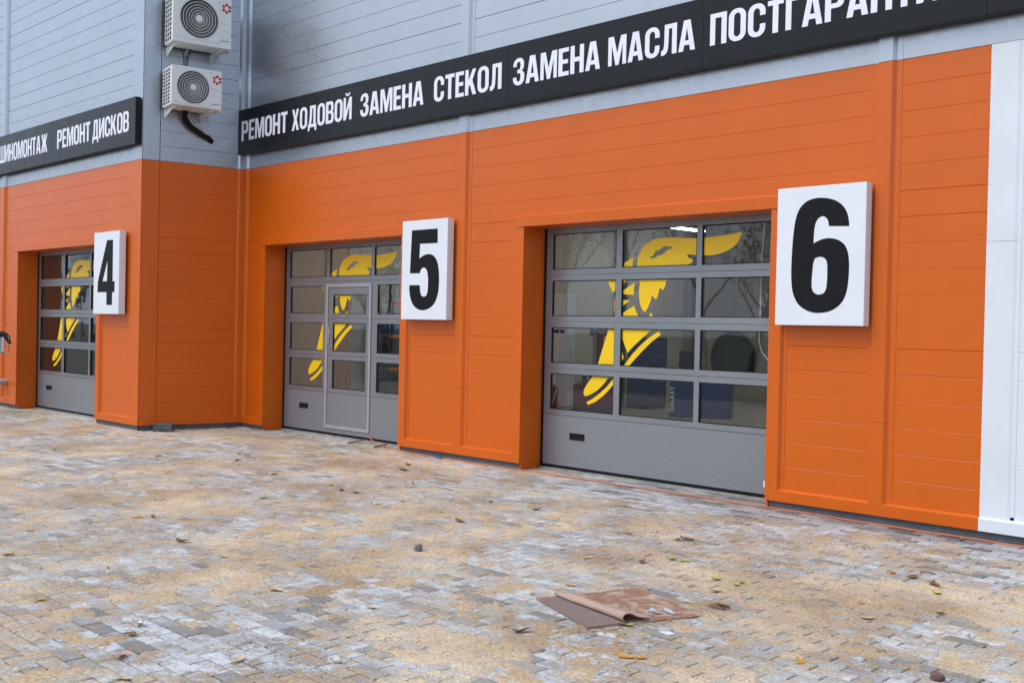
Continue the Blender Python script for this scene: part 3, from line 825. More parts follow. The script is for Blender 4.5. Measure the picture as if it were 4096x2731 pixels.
# ------------------------------------------------------------------ lettering
s_ = 0.19                                            # stem width for a 0.6 wide letter (cap height 1)
def arc(cx, cy, rx, ry, a0, a1, n=7):
    return [(cx + rx * math.cos(RAD(a0 + (a1 - a0) * i / n)), cy + ry * math.sin(RAD(a0 + (a1 - a0) * i / n))) for i in range(n + 1)]
def rr(x0, y0, x1, y1, rx, ry):
    return arc(x1 - rx, y0 + ry, rx, ry, -90, 0) + arc(x1 - rx, y1 - ry, rx, ry, 0, 90) + arc(x0 + rx, y1 - ry, rx, ry, 90, 180) + arc(x0 + rx, y0 + ry, rx, ry, 180, 270)
def glyph(c):
    s = s_
    if c == 'Р':
        w = .60
        return w, [([(0, 0), (s, 0), (s, .37)] + arc(w - .2, .57, .2, .20, -90, 0) + arc(w - .2, .80, .2, .20, 0, 90) + [(0, 1)], [[(s, .51)] + arc(w - .26, .60, .07, .09, -90, 0) + arc(w - .26, .77, .07, .09, 0, 90) + [(s, .86)]])]
    if c == 'В':
        w = .62
        return w, [([(0, 0)] + arc(w - .2, .2, .2, .20, -90, 0) + arc(w - .14, .40, .14, .11, 0, 70) + arc(w - .16, .64, .13, .12, -60, 0) + arc(w - .21, .82, .18, .18, 0, 90) + [(0, 1)],
                    [[(s, .14)] + arc(w - .26, .22, .07, .08, -90, 0) + arc(w - .26, .37, .07, .08, 0, 90) + [(s, .45)], [(s, .58)] + arc(w - .28, .65, .07, .07, -90, 0) + arc(w - .28, .79, .07, .07, 0, 90) + [(s, .86)]])]
    if c == 'Е':
        w = .49
        return w, [([(0, 0), (w, 0), (w, .15), (s, .15), (s, .43), (w - .04, .43), (w - .04, .58), (s, .58), (s, .85), (w - .01, .85), (w - .01, 1), (0, 1)], [])]
    if c == 'М':
        w = .80
        return w, [([(0, 0), (.16, 0), (.16, .72), (.33, 0), (.47, 0), (.64, .72), (.64, 0), (w, 0), (w, 1), (w - .24, 1), (.40, .40), (.24, 1), (0, 1)], [])]
    if c == 'О':
        w = .62
        return w, [(rr(0, -.01, w, 1.01, .28, .26), [rr(s, .13, w - s, .87, .12, .13)])]
    if c == 'С':
        w = .61
        return w, [([(w, .37), (w - s, .37)] + arc(w - s - .12, .27, .12, .14, 0, -90) + arc(s + .12, .27, .12, .14, -90, -180) + arc(s + .12, .73, .12, .14, 180, 90) + arc(w - s - .12, .73, .12, .14, 90, 0) + [(w - s, .63), (w, .63)]
                    + arc(w - .28, .75, .28, .26, 0, 90) + arc(.28, .75, .28, .26, 90, 180) + arc(.28, .25, .28, .26, 180, 270) + arc(w - .28, .25, .28, .26, -90, 0), [])]
    if c == 'Н':
        w = .62
        return w, [([(0, 0), (s, 0), (s, .42), (w - s, .42), (w - s, 0), (w, 0), (w, 1), (w - s, 1), (w - s, .58), (s, .58), (s, 1), (0, 1)], [])]
    if c == 'Т':
        w = .54
        return w, [([(w / 2 - s / 2, 0), (w / 2 + s / 2, 0), (w / 2 + s / 2, .85), (w, .85), (w, 1), (0, 1), (0, .85), (w / 2 - s / 2, .85)], [])]
    if c == 'Х':
        w = .62
        return w, [([(0, 0), (.20, 0), (.31, .33), (.42, 0), (w, 0), (.42, .51), (.60, 1), (.41, 1), (.31, .69), (.21, 1), (.02, 1), (.20, .51)], [])]
    if c == 'Д':
        w = .70
        return w, [([(0, -.17), (.14, -.17), (.14, 0), (w - .14, 0), (w - .14, -.17), (w, -.17), (w, .15), (w - .07, .15), (w - .07, 1), (.15, 1), (.14, .5), (.07, .15), (0, .15)], [[(.25, .15), (.32, .45), (.33, .85), (w - .26, .85), (w - .26, .15)]])]
    if c in 'ИЙ':
        w = .63
        P_ = [([(0, 0), (.18, 0), (w - .18, .62), (w - .18, 0), (w, 0), (w, 1), (w - .18, 1), (.18, .38), (.18, 1), (0, 1)], [])]
        if c == 'Й': P_.append((arc(w / 2, 1.21, .19, .15, 180, 360, 8) + arc(w / 2, 1.21, .08, .07, 360, 180, 8), []))
        return w, P_
    if c == 'З':
        w = .58
        return w, [([(0, .30), (s - .01, .30)] + arc(.28, .24, .10, .11, 180, 360, 8) + arc(w - .26, .36, .06, .08, 0, 90, 4) + [(.22, .44), (.22, .58)] + arc(w - .27, .66, .06, .08, -90, 0, 4)
                    + arc(.28, .76, .10, .11, 0, 180, 8) + [(s - .01, .70), (.01, .70)] + arc(.28, .75, .27, .26, 180, 90, 6) + arc(w - .24, .77, .22, .24, 90, 0, 5) + arc(w - .20, .68, .17, .16, 0, -70, 4)
                    + arc(w - .18, .36, .18, .15, 60, 0, 4) + arc(w - .26, .25, .26, .26, 0, -90, 6) + arc(.28, .25, .28, .26, -90, -180, 6), [])]
    if c == 'А':
        w = .66
        return w, [([(0, 0), (.19, 0), (.225, .19), (w - .225, .19), (w - .19, 0), (w, 0), (w - .20, 1), (.20, 1)], [[(.255, .34), (w / 2, .76), (w - .255, .34)]])]
    if c == 'К':
        w = .64
        return w, [([(0, 0), (s, 0), (s, .28), (.27, .42), (.43, 0), (w, 0), (.41, .57), (.62, 1), (.42, 1), (s, .56), (s, 1), (0, 1)], [])]
    if c == 'Л':
        w = .63
        return w, [([(0, 0), (.08, -.01), (.17, .02), (.25, .10), (.285, .24), (.30, .50), (.305, .85), (w - s, .85), (w - s, 0), (w, 0), (w, 1), (.13, 1), (.125, .5), (.11, .27), (.08, .18), (0, .15)], [])]
    if c == 'П':
        w = .61
        return w, [([(0, 0), (s, 0), (s, .85), (w - s, .85), (w - s, 0), (w, 0), (w, 1), (0, 1)], [])]
    if c == 'Г':
        w = .47
        return w, [([(0, 0), (s, 0), (s, .85), (w, .85), (w, 1), (0, 1)], [])]
    if c == 'Ш':
        w = .88
        return w, [([(0, 0), (w, 0), (w, 1), (w - .175, 1), (w - .175, .15), (w / 2 + .0875, .15), (w / 2 + .0875, 1), (w / 2 - .0875, 1), (w / 2 - .0875, .15), (.175, .15), (.175, 1), (0, 1)], [])]
    if c == 'Ж':
        w = .92
        m_ = w / 2
        return w, [([(0, 0), (.20, 0), (m_ - .09, .40), (m_ - .09, 0), (m_ + .09, 0), (m_ + .09, .40), (w - .20, 0), (w, 0), (w - .24, .54), (w - .03, 1), (w - .22, 1), (m_ + .09, .62), (m_ + .09, 1), (m_ - .09, 1), (m_ - .09, .62), (.22, 1), (.03, 1), (.24, .54)], [])]
    if c == 'N':
        w = .62
        return w, [([(0, 0), (.18, 0), (.18, .62), (w - .18, 0), (w, 0), (w, 1), (w - .18, 1), (w - .18, .38), (.18, 1), (0, 1)], [])]
    if c == 'U':
        w = .62
        return w, [([(0, 1), (0, .25)] + arc(.28, .25, .28, .26, 180, 270) + arc(w - .28, .25, .28, .26, 270, 360) + [(w, 1), (w - s, 1), (w - s, .25)] + arc(w / 2, .25, w / 2 - s, .12, 360, 180) + [(s, 1)], [])]
    if c == 'S':
        w = .56
        return w, [([(0, .28), (.17, .28), (.2, .16), (.36, .16), (.38, .3), (.3, .42), (.08, .55), (.0, .7), (.02, .88), (.14, 1), (.42, 1), (.54, .88), (.55, .7), (.38, .7), (.36, .84), (.2, .84), (.18, .72), (.28, .62), (.5, .47), (.56, .3), (.54, .12), (.42, 0), (.14, 0), (.02, .12)], [])]
    if c == 'G':
        w = .62
        return w, [([(.32, .5), (w, .5), (w, .2), (.48, 0), (.15, 0), (0, .18), (0, .82), (.15, 1), (.47, 1), (w, .82), (w, .65), (.43, .65), (.43, .8), (.37, .87), (.25, .87), (.19, .8), (.19, .2), (.25, .13), (.37, .13), (.43, .2), (.43, .36), (.32, .36)], [])]
    if c == 'L':
        w = .47
        return w, [([(0, 0), (w, 0), (w, .15), (s, .15), (s, 1), (0, 1)], [])]
    if c == 'Y':
        w = .62
        return w, [([(.215, 0), (.405, 0), (.405, .4), (w, 1), (.43, 1), (.31, .62), (.19, 1), (0, 1), (.215, .4)], [])]
    raise KeyError(c)
GAP = 0.075
def word(fr, txt, u0, u1, z0, cap, o0, o1, parent, mat=None):
    gl = [glyph(c) for c in txt]
    tot = sum(w for w, _ in gl) + GAP * (len(gl) - 1)
    k = (u1 - u0) / tot
    u = u0
    for w, polys in gl:
        mb = MB(fr)
        for outer, holes in polys:
            f2 = lambda L: [(u + a * k, z0 + b_ * cap) for a, b_ in L]
            mb.poly(f2(outer), [f2(h_) for h_ in holes], o0, o1)
        mb.build('letter', mat or LETTER, parent)
        u += (w + GAP) * k

ZB, ZT, TS = 4.555, 5.310, 0.132
def fascia(name, fr, cuts, label, words):
    e = empty(name, fr(cuts[0], TS, ZB))
    mw = e.matrix_basis.copy()
    tag(e, label, 'sign')
    off = Frame(fr.o - e.location, fr.U, fr.N)
    for a, b_ in zip(cuts[:-1], cuts[1:]):
        mb = MB(off)
        mb.box(a + 0.001, b_ - 0.001, 0.04, TS, ZB, ZT, 0.003)
        mb.build('sign_panel', BLACK, e)
    mb = MB(off)
    for i in range(int((cuts[-1] - cuts[0]) / 1.5) + 1):
        u = cuts[0] + 0.35 + 1.5 * i
        if u < cuts[-1] - 0.1:
            mb.box(u, u + 0.04, 0.004, 0.045, ZB + 0.05, ZT - 0.05)
    mb.build('mounting_rail', STEEL, e)
    for (t_, a, b_) in words: word(off, t_, a, b_, 4.776, 0.335, TS + 0.0005, TS + 0.002, e)
    return e
fascia('fascia_sign', MAIN, [-16.235, -12.74, -9.737, -6.742, -3.74, -0.74, 2.4], 'long black fascia sign with white lettering above the doors under signs 5 and 6',
       [('РЕМОНТ', -16.118, -14.735), ('ХОДОВОЙ', -14.606, -13.022), ('ЗАМЕНА', -12.811, -11.373), ('СТЕКОЛ', -11.153, -9.836), ('ЗАМЕНА', -9.628, -8.189), ('МАСЛА', -8.065, -6.844), ('ПОСТГАРАНТИЙ', -6.651, -3.93)])
fascia('fascia_sign', BLOCK, [-25.8, -22.82, -19.827, XC - 0.004], 'shorter black fascia sign ending at the block corner beside the air conditioners',
       [('ШИНОМОНТАЖ', -22.43, -20.045), ('РЕМОНТ', -19.602, -18.214), ('ДИСКОВ', -18.118, -16.750)])

# ------------------------------------------------------------------ number signs
SW_, SH_, STH, SZ_ = 0.956, 1.3745, 0.151, 1.8034
def chaikin(L, n=1):
    # rounds only shallow corners so that square terminals stay square
    for _ in range(n):
        out = []
        m_ = len(L)
        for i in range(m_):
            p0, p1, p2 = Vector(L[i - 1]), Vector(L[i]), Vector(L[(i + 1) % m_])
            a, b_ = p1 - p0, p2 - p1
            if a.length > 1e-6 and b_.length > 1e-6 and a.angle(b_) < RAD(44):
                ta, tb = min(0.25, 0.02 / a.length * 1.0 if a.length > .2 else .25), min(0.25, 0.02 / b_.length if b_.length > .2 else .25)
                out += [tuple(p1 - a * ta), tuple(p1 + b_ * tb)]
            else: out.append(tuple(p1))
        L = out
    return L
def number_sign(fr, u0, outer, holes, label):
    e = empty('number_sign', fr(u0, 0.0, SZ_))
    tag(e, label, 'sign')
    off = Frame((0, 0, 0), fr.U, fr.N)
    mb = MB(off)
    mb.box(0, SW_, 0.036, STH, 0, SH_, 0.006)
    mb.build('sign_box', SIGNW, e)
    mb = MB(off)
    mb.box(0.1, SW_ - 0.1, 0.001, 0.036, 0.2, 0.26)
    mb.box(0.1, SW_ - 0.1, 0.001, 0.036, SH_ - 0.26, SH_ - 0.2)
    mb.build('mounting_rail', STEEL, e)
    mb = MB(off)
    mb.poly(chaikin(outer, 2), [chaikin(h_, 2) for h_ in holes], STH + 0.0004, STH + 0.0014)
    mb.build('digit', DIGIT, e)
    return e
number_sign(MAIN, -5.7687, TRACED['six'], [TRACED['sixh']], 'white box sign reading 6, mounted beside the fully glazed door without a wicket')
number_sign(MAIN, -11.7476, TRACED['five'], [], 'white box sign reading 5, beside the door with a built-in pass door')
number_sign(BLOCK, -17.9369, TRACED['four'], [TRACED['fourh']], 'white box sign reading 4, on the projecting block near its outer corner')

# ------------------------------------------------------------------ air conditioner outdoor units on the side wall
def ac_unit(s0, s1, d0, d1, z0, z1, fan, logo, lines, label, hose):
    e = empty('air_conditioner', SIDE(s0, d0, z0))
    tag(e, label, 'air conditioner', 'outdoor air conditioner units on the grey side wall')
    fr = Frame((0, 0, 0), SIDE.U, SIDE.N)
    w, d, h = s1 - s0, d1 - d0, z1 - z0
    fu, fz, fr_ = fan
    # casing: front plate with a round opening, the rest as shells
    mb = MB(fr)
    circ = [(fu + fr_ * math.cos(2 * math.pi * k / 48), fz + fr_ * math.sin(2 * math.pi * k / 48)) for k in range(48)]
    mb.poly(rr(0.0, 0.0, w, h, 0.02, 0.02), [circ], d - 0.02, d)
    mb.box(0.004, w - 0.004, 0.0, d - 0.0205, h - 0.022, h - 0.002, 0.004)
    mb.box(0.004, w - 0.004, 0.0, d - 0.0205, 0.002, 0.02, 0.004)
    mb.box(w - 0.02, w - 0.002, 0.0, d - 0.0205, 0.021, h - 0.023)
    case_ = mb.build('casing', ACW, e)
    mb = MB(fr)                                     # open grille on the end that faces the yard
    mb.box(0.002, 0.02, d - 0.10, d - 0.021, 0.021, h - 0.023)
    mb.box(0.002, 0.02, 0.0, 0.02, 0.021, h - 0.023)
    ga, gb = 0.02, d - 0.10
    n_ = 10
    for i in range(n_ + 1):
        zc = 0.03 + (h - 0.06) * i / n_
        mb.box(0.003, 0.016, ga, gb, zc - 0.007, zc + 0.007)
    for q_ in (0.36, 0.68): mb.box(0.001, 0.014, ga + (gb - ga) * q_ - 0.008, ga + (gb - ga) * q_ + 0.008, 0.021, h - 0.023)
    mb.build('end_grille', ACW, e)
    mb = MB(fr)
    mb.box(0.045, w - 0.03, 0.03, 0.06, 0.03, h - 0.03)
    mb.box(0.035, 0.045, 0.03, d - 0.05, 0.03, h - 0.03)
    mb.build('coil', ACGR if False else ACDK, e)
    # raised square plate round the fan
    pw = fr_ + 0.025
    mb = MB(fr)
    mb.poly(rr(fu - pw, max(0.03, fz - pw), fu + pw, min(h - 0.03, fz + pw), 0.03, 0.03), [[(fu + (x - fu) * 1.0, fz + (y - fz) * 1.0) for x, y in circ]], d + 0.0005, d + 0.006)
    plate_ = mb.build('fan_plate', ACW, e)
    mb = MB(fr)
    for sx in (-1, 1):
        for sz in (-1, 1):
            zz = min(h - 0.045, fz + pw - 0.018) if sz > 0 else max(0.045, fz - pw + 0.018)
            mb.disc(fu + sx * (pw - 0.018), zz, d + 0.006, d + 0.009, 0.006, 8)
    mb.build('screw', ACDK, plate_)
    mb = MB(fr)
    mb.disc(fu, fz, d - 0.16, d - 0.15, fr_ * 0.96, 40)
    mb.build('fan_well', ACDK, e)
    mb = MB(fr)                                     # three fan blades and hub
    for k in range(3):
        a0 = RAD(120 * k + 20)
        vs_, n2 = [], 8
        for i in range(n2 + 1):
            t = a0 + RAD(72) * i / n2
            off_ = d - 0.12 + 0.05 * i / n2
            vs_ += [(fu + 0.06 * math.cos(t), off_, fz + 0.06 * math.sin(t)), (fu + fr_ * 0.9 * math.cos(t + 0.25), off_ + 0.01, fz + fr_ * 0.9 * math.sin(t + 0.25))]
        mb.add(vs_, [(2 * i, 2 * i + 1, 2 * i + 3, 2 * i + 2) for i in range(n2)])
    mb.build('fan_blades', ACDK, e, fix=False)
    mb = MB(fr)                                     # guard: rings and fine spiral spokes
    for k in range(1, 7): mb.ring(fu, fz, d + 0.008, fr_ * (0.10 + 0.90 * k / 6.15), 0.0042, 48, 6)
    mb.build('guard_ring', ACW, plate_)
    mb = MB(fr)
    ns = 84
    for k in range(ns):
        t0 = 2 * math.pi * k / ns
        pts = [(fu + fr_ * q_ * math.cos(t0 + 0.9 * q_), d + 0.003, fz + fr_ * q_ * math.sin(t0 + 0.9 * q_)) for q_ in (0.22, 0.42, 0.62, 0.82, 1.0)]
        mb.tube(pts, 0.0023, 3, False)
    mb.build('guard_spokes', ACGR, plate_)
    mb = MB(fr)
    mb.disc(fu, fz, d + 0.004, d + 0.014, fr_ * 0.19, 28, fr_ * 0.17)
    mb.build('fan_cap', ACW, plate_)
    # red six-block emblem
    lu, lz, lr = logo
    for k in range(6):
        t = RAD(90 + 60 * k)
        cx, cz = lu + lr * 0.73 * math.cos(t), lz + lr * 0.73 * math.sin(t)
        ax, az = Vector((math.cos(t), math.sin(t))), Vector((-math.sin(t), math.cos(t)))
        q_ = lr * 0.27
        mb = MB(fr)
        mb.poly([(cx + ax.x * a * q_ + az.x * b_ * q_, cz + ax.y * a * q_ + az.y * b_ * q_) for a, b_ in ((-1, -1.05), (1, -1.05), (1, 1.05), (-1, 1.05))], [], d + 0.0005, d + 0.0015)
        mb.build('emblem_block', RED, case_)
    l0, l1 = lu - lr * 1.2, lu + lr * 1.15
    for z in lines[:-1]:
        mb = MB(fr)
        mb.box(l0, l1, d + 0.0005, d + 0.005, z - 0.011, z + 0.007, 0.002)
        mb.build('casing_rib', ACW, case_)
    zt_ = lines[-1]
    mb = MB(fr)                                     # small maker's name as a line of dark marks
    mb.ring(l0 + 0.012, zt_, d + 0.001, 0.008, 0.0025, 14, 4)
    mb.build('badge', RED, case_)
    word(fr, 'КЕNТАТSU', l0 + 0.032, l0 + 0.15, zt_ - 0.007, 0.015, d + 0.0004, d + 0.0012, case_, DIGIT)
    # valve cover at the far end
    mb = MB(fr)
    mb.box(w + 0.0, w + 0.05, d * 0.25, d * 0.72, 0.0, h * 0.27, 0.006)
    mb.build('valve_cover', ACW, e)
    # brackets
    for u in (0.06, w - 0.16):
        mb = MB(fr)
        mb.box(u, u + 0.035, -d0 + 0.002, -d0 + 0.03, -0.15, -0.004)
        mb.box(u, u + 0.035, -d0 + 0.03, d * 0.86, -0.036, -0.004)
        mb.add([(u, -d0 + 0.03, -0.15), (u + 0.004, -d0 + 0.03, -0.15), (u + 0.004, -d0 + 0.03, -0.037), (u, -d0 + 0.03, -0.037), (u, d * 0.8, -0.037), (u + 0.004, d * 0.8, -0.037)], [(0, 1, 2, 3), (0, 3, 4), (1, 5, 2), (0, 4, 5, 1), (3, 2, 5, 4)])
        mb.build('bracket', ACW, e)
    for nm, pts, r_, mt in hose:
        mb = MB(Frame(SIDE.o - e.location, SIDE.U, SIDE.N))
        mb.tube(pts, r_, 10)
        mb.build(nm, mt, e, smooth=True)
    return e
ac_unit(0.265, 1.076, 0.12, 0.60, 5.156, 5.780, (0.345, 0.305, 0.268), (0.735, 0.475, 0.075), [0.325, 0.228, 0.130, 0.075], 'smaller lower outdoor air conditioner with black insulated pipe going into wall',
        [('insulated_pipe', [(0.62, 0.18, 5.16), (0.64, 0.10, 5.05), (0.74, 0.085, 4.93), (0.90, 0.07, 4.84), (1.05, 0.05, 4.78), (1.12, 0.02, 4.735), (1.13, -0.02, 4.73)], 0.042, RUBBER),
         ('drain_tube', [(0.70, 0.18, 5.16), (0.71, 0.12, 5.06), (0.80, 0.115, 4.97), (1.0, 0.09, 4.83), (1.12, 0.02, 4.77)], 0.012, ACGR)])
ac_unit(0.285, 1.235, 0.12, 0.555, 6.172, 6.985, (0.418, 0.41, 0.318), (0.868, 0.655, 0.080), [0.415, 0.295, 0.172, 0.118], 'larger upper outdoor air conditioner mounted above a smaller one',
        [('insulated_pipe', [(0.66, 0.15, 6.18), (0.65, 0.04, 6.10), (0.65, 0.03, 5.9), (0.65, 0.03, 5.70)], 0.017, ACGR), ('drain_tube', [(0.71, 0.15, 6.18), (0.70, 0.04, 6.08), (0.69, 0.03, 5.85), (0.70, 0.03, 5.7)], 0.010, ACDK)])

# ------------------------------------------------------------------ interior behind the doors
mb = MB()
mb.box(-16.0, 2.4, REV + 0.05, 15.0, -0.13, -0.03)
tag(mb.build('workshop_floor', INFLOOR), kind='structure')
mb = MB()
mb.box(-26.5, -16.7, B + REV + 0.05, 12.0, -0.13, -0.03)
tag(mb.build('workshop_floor', INFLOOR), kind='structure')
def inner(name, boxes, mat):
    m_ = MB()
    for q_ in boxes: m_.box(*q_)
    return m_.build(name, mat, bld)
inner('partition_wall', [(-16.55, -16.1, 0.15, 15.2, -0.1, 4.6)], INWALL)
inner('back_wall', [(-16.1, 2.6, 15.0, 15.2, -0.1, 4.6)], INWALL)
inner('end_wall', [(2.4, 2.6, 0.15, 15.0, -0.1, 4.6)], INWALL)
inner('ceiling', [(-16.1, 2.4, 0.15, 15.0, 4.4, 4.6)], INWALL)
inner('end_wall', [(-26.7, -26.5, B + 0.15, 12.2, -0.1, 4.6)], INWALL)
inner('back_wall', [(-26.5, -16.56, 12.0, 12.2, -0.1, 4.6)], INWALL)
inner('ceiling', [(-26.5, -16.56, B + 0.15, 12.0, 4.4, 4.6)], INWALL)
inner('roof', [(-27.0, 2.6, 0.15, 15.2, 9.0, 9.2), (-27.0, XC - 0.15, B + 0.15, 0.14, 9.0, 9.2)], GREY)
inner('outer_wall', [(2.6, 2.7, -0.01, 15.2, -0.1, 9.2)], GREY)
for y_ in (4.4, 7.0, 9.8, 12.6):
    inner('steel_column', [(-16.1, -15.86, y_, y_ + 0.04, -0.03, 4.4), (-16.1, -15.86, y_ + 0.2, y_ + 0.24, -0.03, 4.4), (-15.99, -15.97, y_ + 0.04, y_ + 0.2, -0.03, 4.4)], STEEL)
for x_ in (-13.5, -10.0, -6.0):
    inner('steel_column', [(x_, x_ + 0.2, 14.8, 15.0, -0.03, 4.4)], STEEL)
# white inner window and door leaf on the partition
inner('inner_door', [(-16.098, -16.06, 7.55, 7.63, -0.02, 2.5), (-16.098, -16.06, 8.35, 8.43, -0.02, 2.5), (-16.098, -16.06, 7.63, 8.35, 2.42, 2.5), (-16.095, -16.075, 7.63, 8.35, -0.02, 2.42)], SIGNW)
inner('wall_pipe', [(-16.09, -16.06, 1.62, 1.66, 0.5, 4.3), (-16.09, -16.06, 2.12, 2.15, 0.3, 4.3)], CABLE)

def lamp(x, y, z, lx=0.16, ly=1.3):
    e = empty('ceiling_lamp', (x, y, z))
    tag(e, 'lit white tube lamp under the workshop ceiling, in a set mostly added for light', 'lamp', 'ceiling lamps inside the workshop')
    m_ = MB(); m_.box(-lx / 2, lx / 2, -ly / 2, ly / 2, 0.03, 0.08); m_.build('housing', SIGNW, e)
    m_ = MB(); m_.box(-lx / 2 + 0.01, lx / 2 - 0.01, -ly / 2 + 0.01, ly / 2 - 0.01, 0.0, 0.029); m_.build('tube', LAMP, e)
    m_ = MB()
    for s in (-1, 1): m_.tube([(0, s * ly * 0.4, 0.08), (0, s * ly * 0.4, 4.4 - z)], 0.004, 5)
    m_.build('hanger', STEEL, e)
for x, y in ((-14.2, 10.0), (-9.2, 10.0), (-4.2, 10.0), (-13.4, 5.8), (-9.2, 5.8), (-4.2, 5.8), (-13.4, 2.0), (-9.2, 2.0), (-4.2, 2.0)): lamp(x, y, 4.0)  # first lamp shows through the glass; the others are added to brighten the interior
for x, y in ((-19.5, 5.0),): lamp(x, y, 4.0)  # unseen lamp added to light the block interior

def tyre_changer(x, y, rz, label):
    e = empty('tyre_changer', (x, y, -0.03), rz)
    tag(e, label, 'tyre changer', 'tyre changers along the partition wall')
    m_ = MB(); m_.box(-0.42, 0.42, -0.40, 0.40, 0.0, 0.62, 0.03); m_.build('cabinet', MAROON, e)
    m_ = MB(); m_.box(-0.46, 0.46, -0.62, -0.405, 0.02, 0.14, 0.02); m_.build('pedal_box', NAVY, e)
    m_ = MB(Frame((0, 0, 0), (1, 0, 0), (0, 0, 1)))
    sv = []
    for k in range(28): sv.append((0.30 * math.cos(2 * math.pi * k / 28), 0.30 * math.sin(2 * math.pi * k / 28)))
    m_ = MB(); m_.prof_z(sv, 0.622, 0.70); m_.build('turntable', STEEL, e)
    m_ = MB()
    for k in range(4):
        a = math.pi / 2 * k + 0.4
        m_.box(0.24 * math.cos(a) - 0.04, 0.24 * math.cos(a) + 0.04, 0.24 * math.sin(a) - 0.04, 0.24 * math.sin(a) + 0.04, 0.701, 0.78)
    m_.build('jaw', NAVY, e)
    m_ = MB(); m_.box(-0.10, 0.10, 0.41, 0.60, 0.0, 1.62, 0.012); m_.build('post', MAROON, e)
    m_ = MB(); m_.box(-0.17, 0.20, 0.36, 0.64, 1.622, 1.78, 0.012); m_.build('post_head', MAROON, e)
    m_ = MB(); m_.box(0.201, 0.82, 0.46, 0.54, 1.66, 1.735); m_.box(-0.05, 0.03, -0.12, 0.359, 1.65, 1.73); m_.build('swing_arm', NAVY, e)
    m_ = MB(); m_.tube([(-0.01, -0.08, 1.95), (-0.01, -0.08, 0.86)], 0.028, 10); m_.build('tool_shaft', STEEL, e)
    m_ = MB(); m_.tube([(0.1, 0.5, 1.4), (0.35, 0.55, 1.45), (0.52, 0.5, 1.1), (0.5, 0.45, 0.7), (0.43, 0.3, 0.5)], 0.014, 8); m_.build('air_hose', RUBBER, e, smooth=True)
    m_ = MB(); m_.box(0.425, 0.50, -0.25, 0.2, 0.10, 0.56, 0.02); m_.build('bead_breaker', STEEL, e)
    return e
tyre_changer(-15.05, 6.0, RAD(60), 'maroon tyre changer standing nearer the glazed doors')
tyre_changer(-14.55, 7.4, RAD(35), 'maroon tyre changer with a long dark swing arm')

e = empty('wheel_balancer', (-12.7, 8.6, -0.03), RAD(28))
tag(e, 'blue wheel balancer with a round dark hood inside the workshop', 'wheel balancer')
m_ = MB(); m_.box(-0.62, 0.62, -0.32, 0.32, 0.0, 0.72, 0.03); m_.build('cabinet', BLUE, e)
m_ = MB(); m_.box(-0.60, 0.10, -0.30, 0.30, 0.722, 0.90, 0.03); m_.build('weight_tray', NAVY, e)
m_ = MB(Frame((0, 0, 0), (1, 0, 0), (0, 1, 0)))
hood = [(0.62 + 0.44 * math.cos(RAD(a)) ** 1, 1.22 + 0.56 * math.sin(RAD(a))) for a in range(0, 181, 12)] + [(0.22, 0.95), (0.30, 0.76), (0.95, 0.76), (1.04, 0.95)]
m_.poly(hood, [], -0.24, 0.24)
m_.build('hood', NAVY, e)
m_ = MB(); m_.box(-0.5, -0.12, 0.12, 0.18, 0.92, 1.36, 0.02); m_.build('display', NAVY, e)
m_ = MB(); m_.tube([(0.2, -0.33, 0.8), (0.2, -0.62, 0.8)], 0.02, 10); m_.build('shaft', STEEL, e)
f_ = Frame((-0.60, -0.3206, 0.0), (0, 0, 1), (0, -1, 0))
class _Rot:
    def __call__(s, u, o, z): return Vector((-0.52 - z, -0.32 - o, 0.12 + u))
word(_Rot(), 'GАLАХY', 0.0, 0.5, 0.0, 0.09, 0.001, 0.003, e)

e = empty('tool_cabinet', (-14.9, 9.6, -0.03), 0)
tag(e, 'tall blue tool cabinet against the partition inside', 'cabinet')
m_ = MB(); m_.box(-0.3, 0.3, -0.35, 0.35, 0.08, 1.6, 0.015); m_.build('carcass', BLUE, e)
for k in range(5):
    m_ = MB(); m_.box(0.301, 0.312, -0.32, 0.32, 0.12 + 0.29 * k, 0.38 + 0.29 * k); m_.build('drawer', BLUE, e)
    m_ = MB(); m_.tube([(0.33, -0.2, 0.33 + 0.29 * k), (0.33, 0.2, 0.33 + 0.29 * k)], 0.009, 6); m_.build('drawer_handle', STEEL, e)
m_ = MB(); m_.box(-0.28, 0.28, -0.33, 0.33, 0.0, 0.08); m_.build('plinth', RUBBER, e)

# shelf rack with bins behind the door under sign 5
e = empty('shelf_rack', (-15.55, 3.4, -0.03), 0)
tag(e, 'metal shelf rack with orange beams along the partition wall', 'shelf')
for sx in (-0.3, 0.26):
    for sy in (-0.95, 0.91):
        m_ = MB(); m_.box(sx, sx + 0.04, sy, sy + 0.04, 0, 2.6); m_.build('upright', NAVY, e)
for z_ in (0.35, 0.95, 1.55, 2.15):
    m_ = MB(); m_.box(-0.26, 0.26, -0.95, 0.95, z_, z_ + 0.03); m_.build('shelf_board', STEEL, e)
    m_ = MB(); m_.box(0.301, 0.315, -0.95, 0.95, z_ - 0.03, z_ + 0.03); m_.build('beam', CORD, e)
rb = random.Random(5)
for z_ in (0.38, 0.98, 1.58):
    for k in range(4):
        hh = rb.uniform(0.22, 0.42)
        o = empty('storage_bin', (-15.55, 2.62 + 0.45 * k, z_ - 0.029))
        tag(o, 'dark blue storage bin standing on the metal shelf rack', 'bin', 'storage bins on the shelf rack')
        m_ = MB(); m_.box(-0.22, 0.22, -0.19, 0.19, 0.0, hh, 0.012); m_.build('bin_body', BLUE if rb.random() < 0.6 else NAVY, o)
        m_ = MB(); m_.box(-0.235, 0.235, -0.205, 0.205, hh + 0.001, hh + 0.02, 0.004); m_.build('bin_lid', NAVY, o)
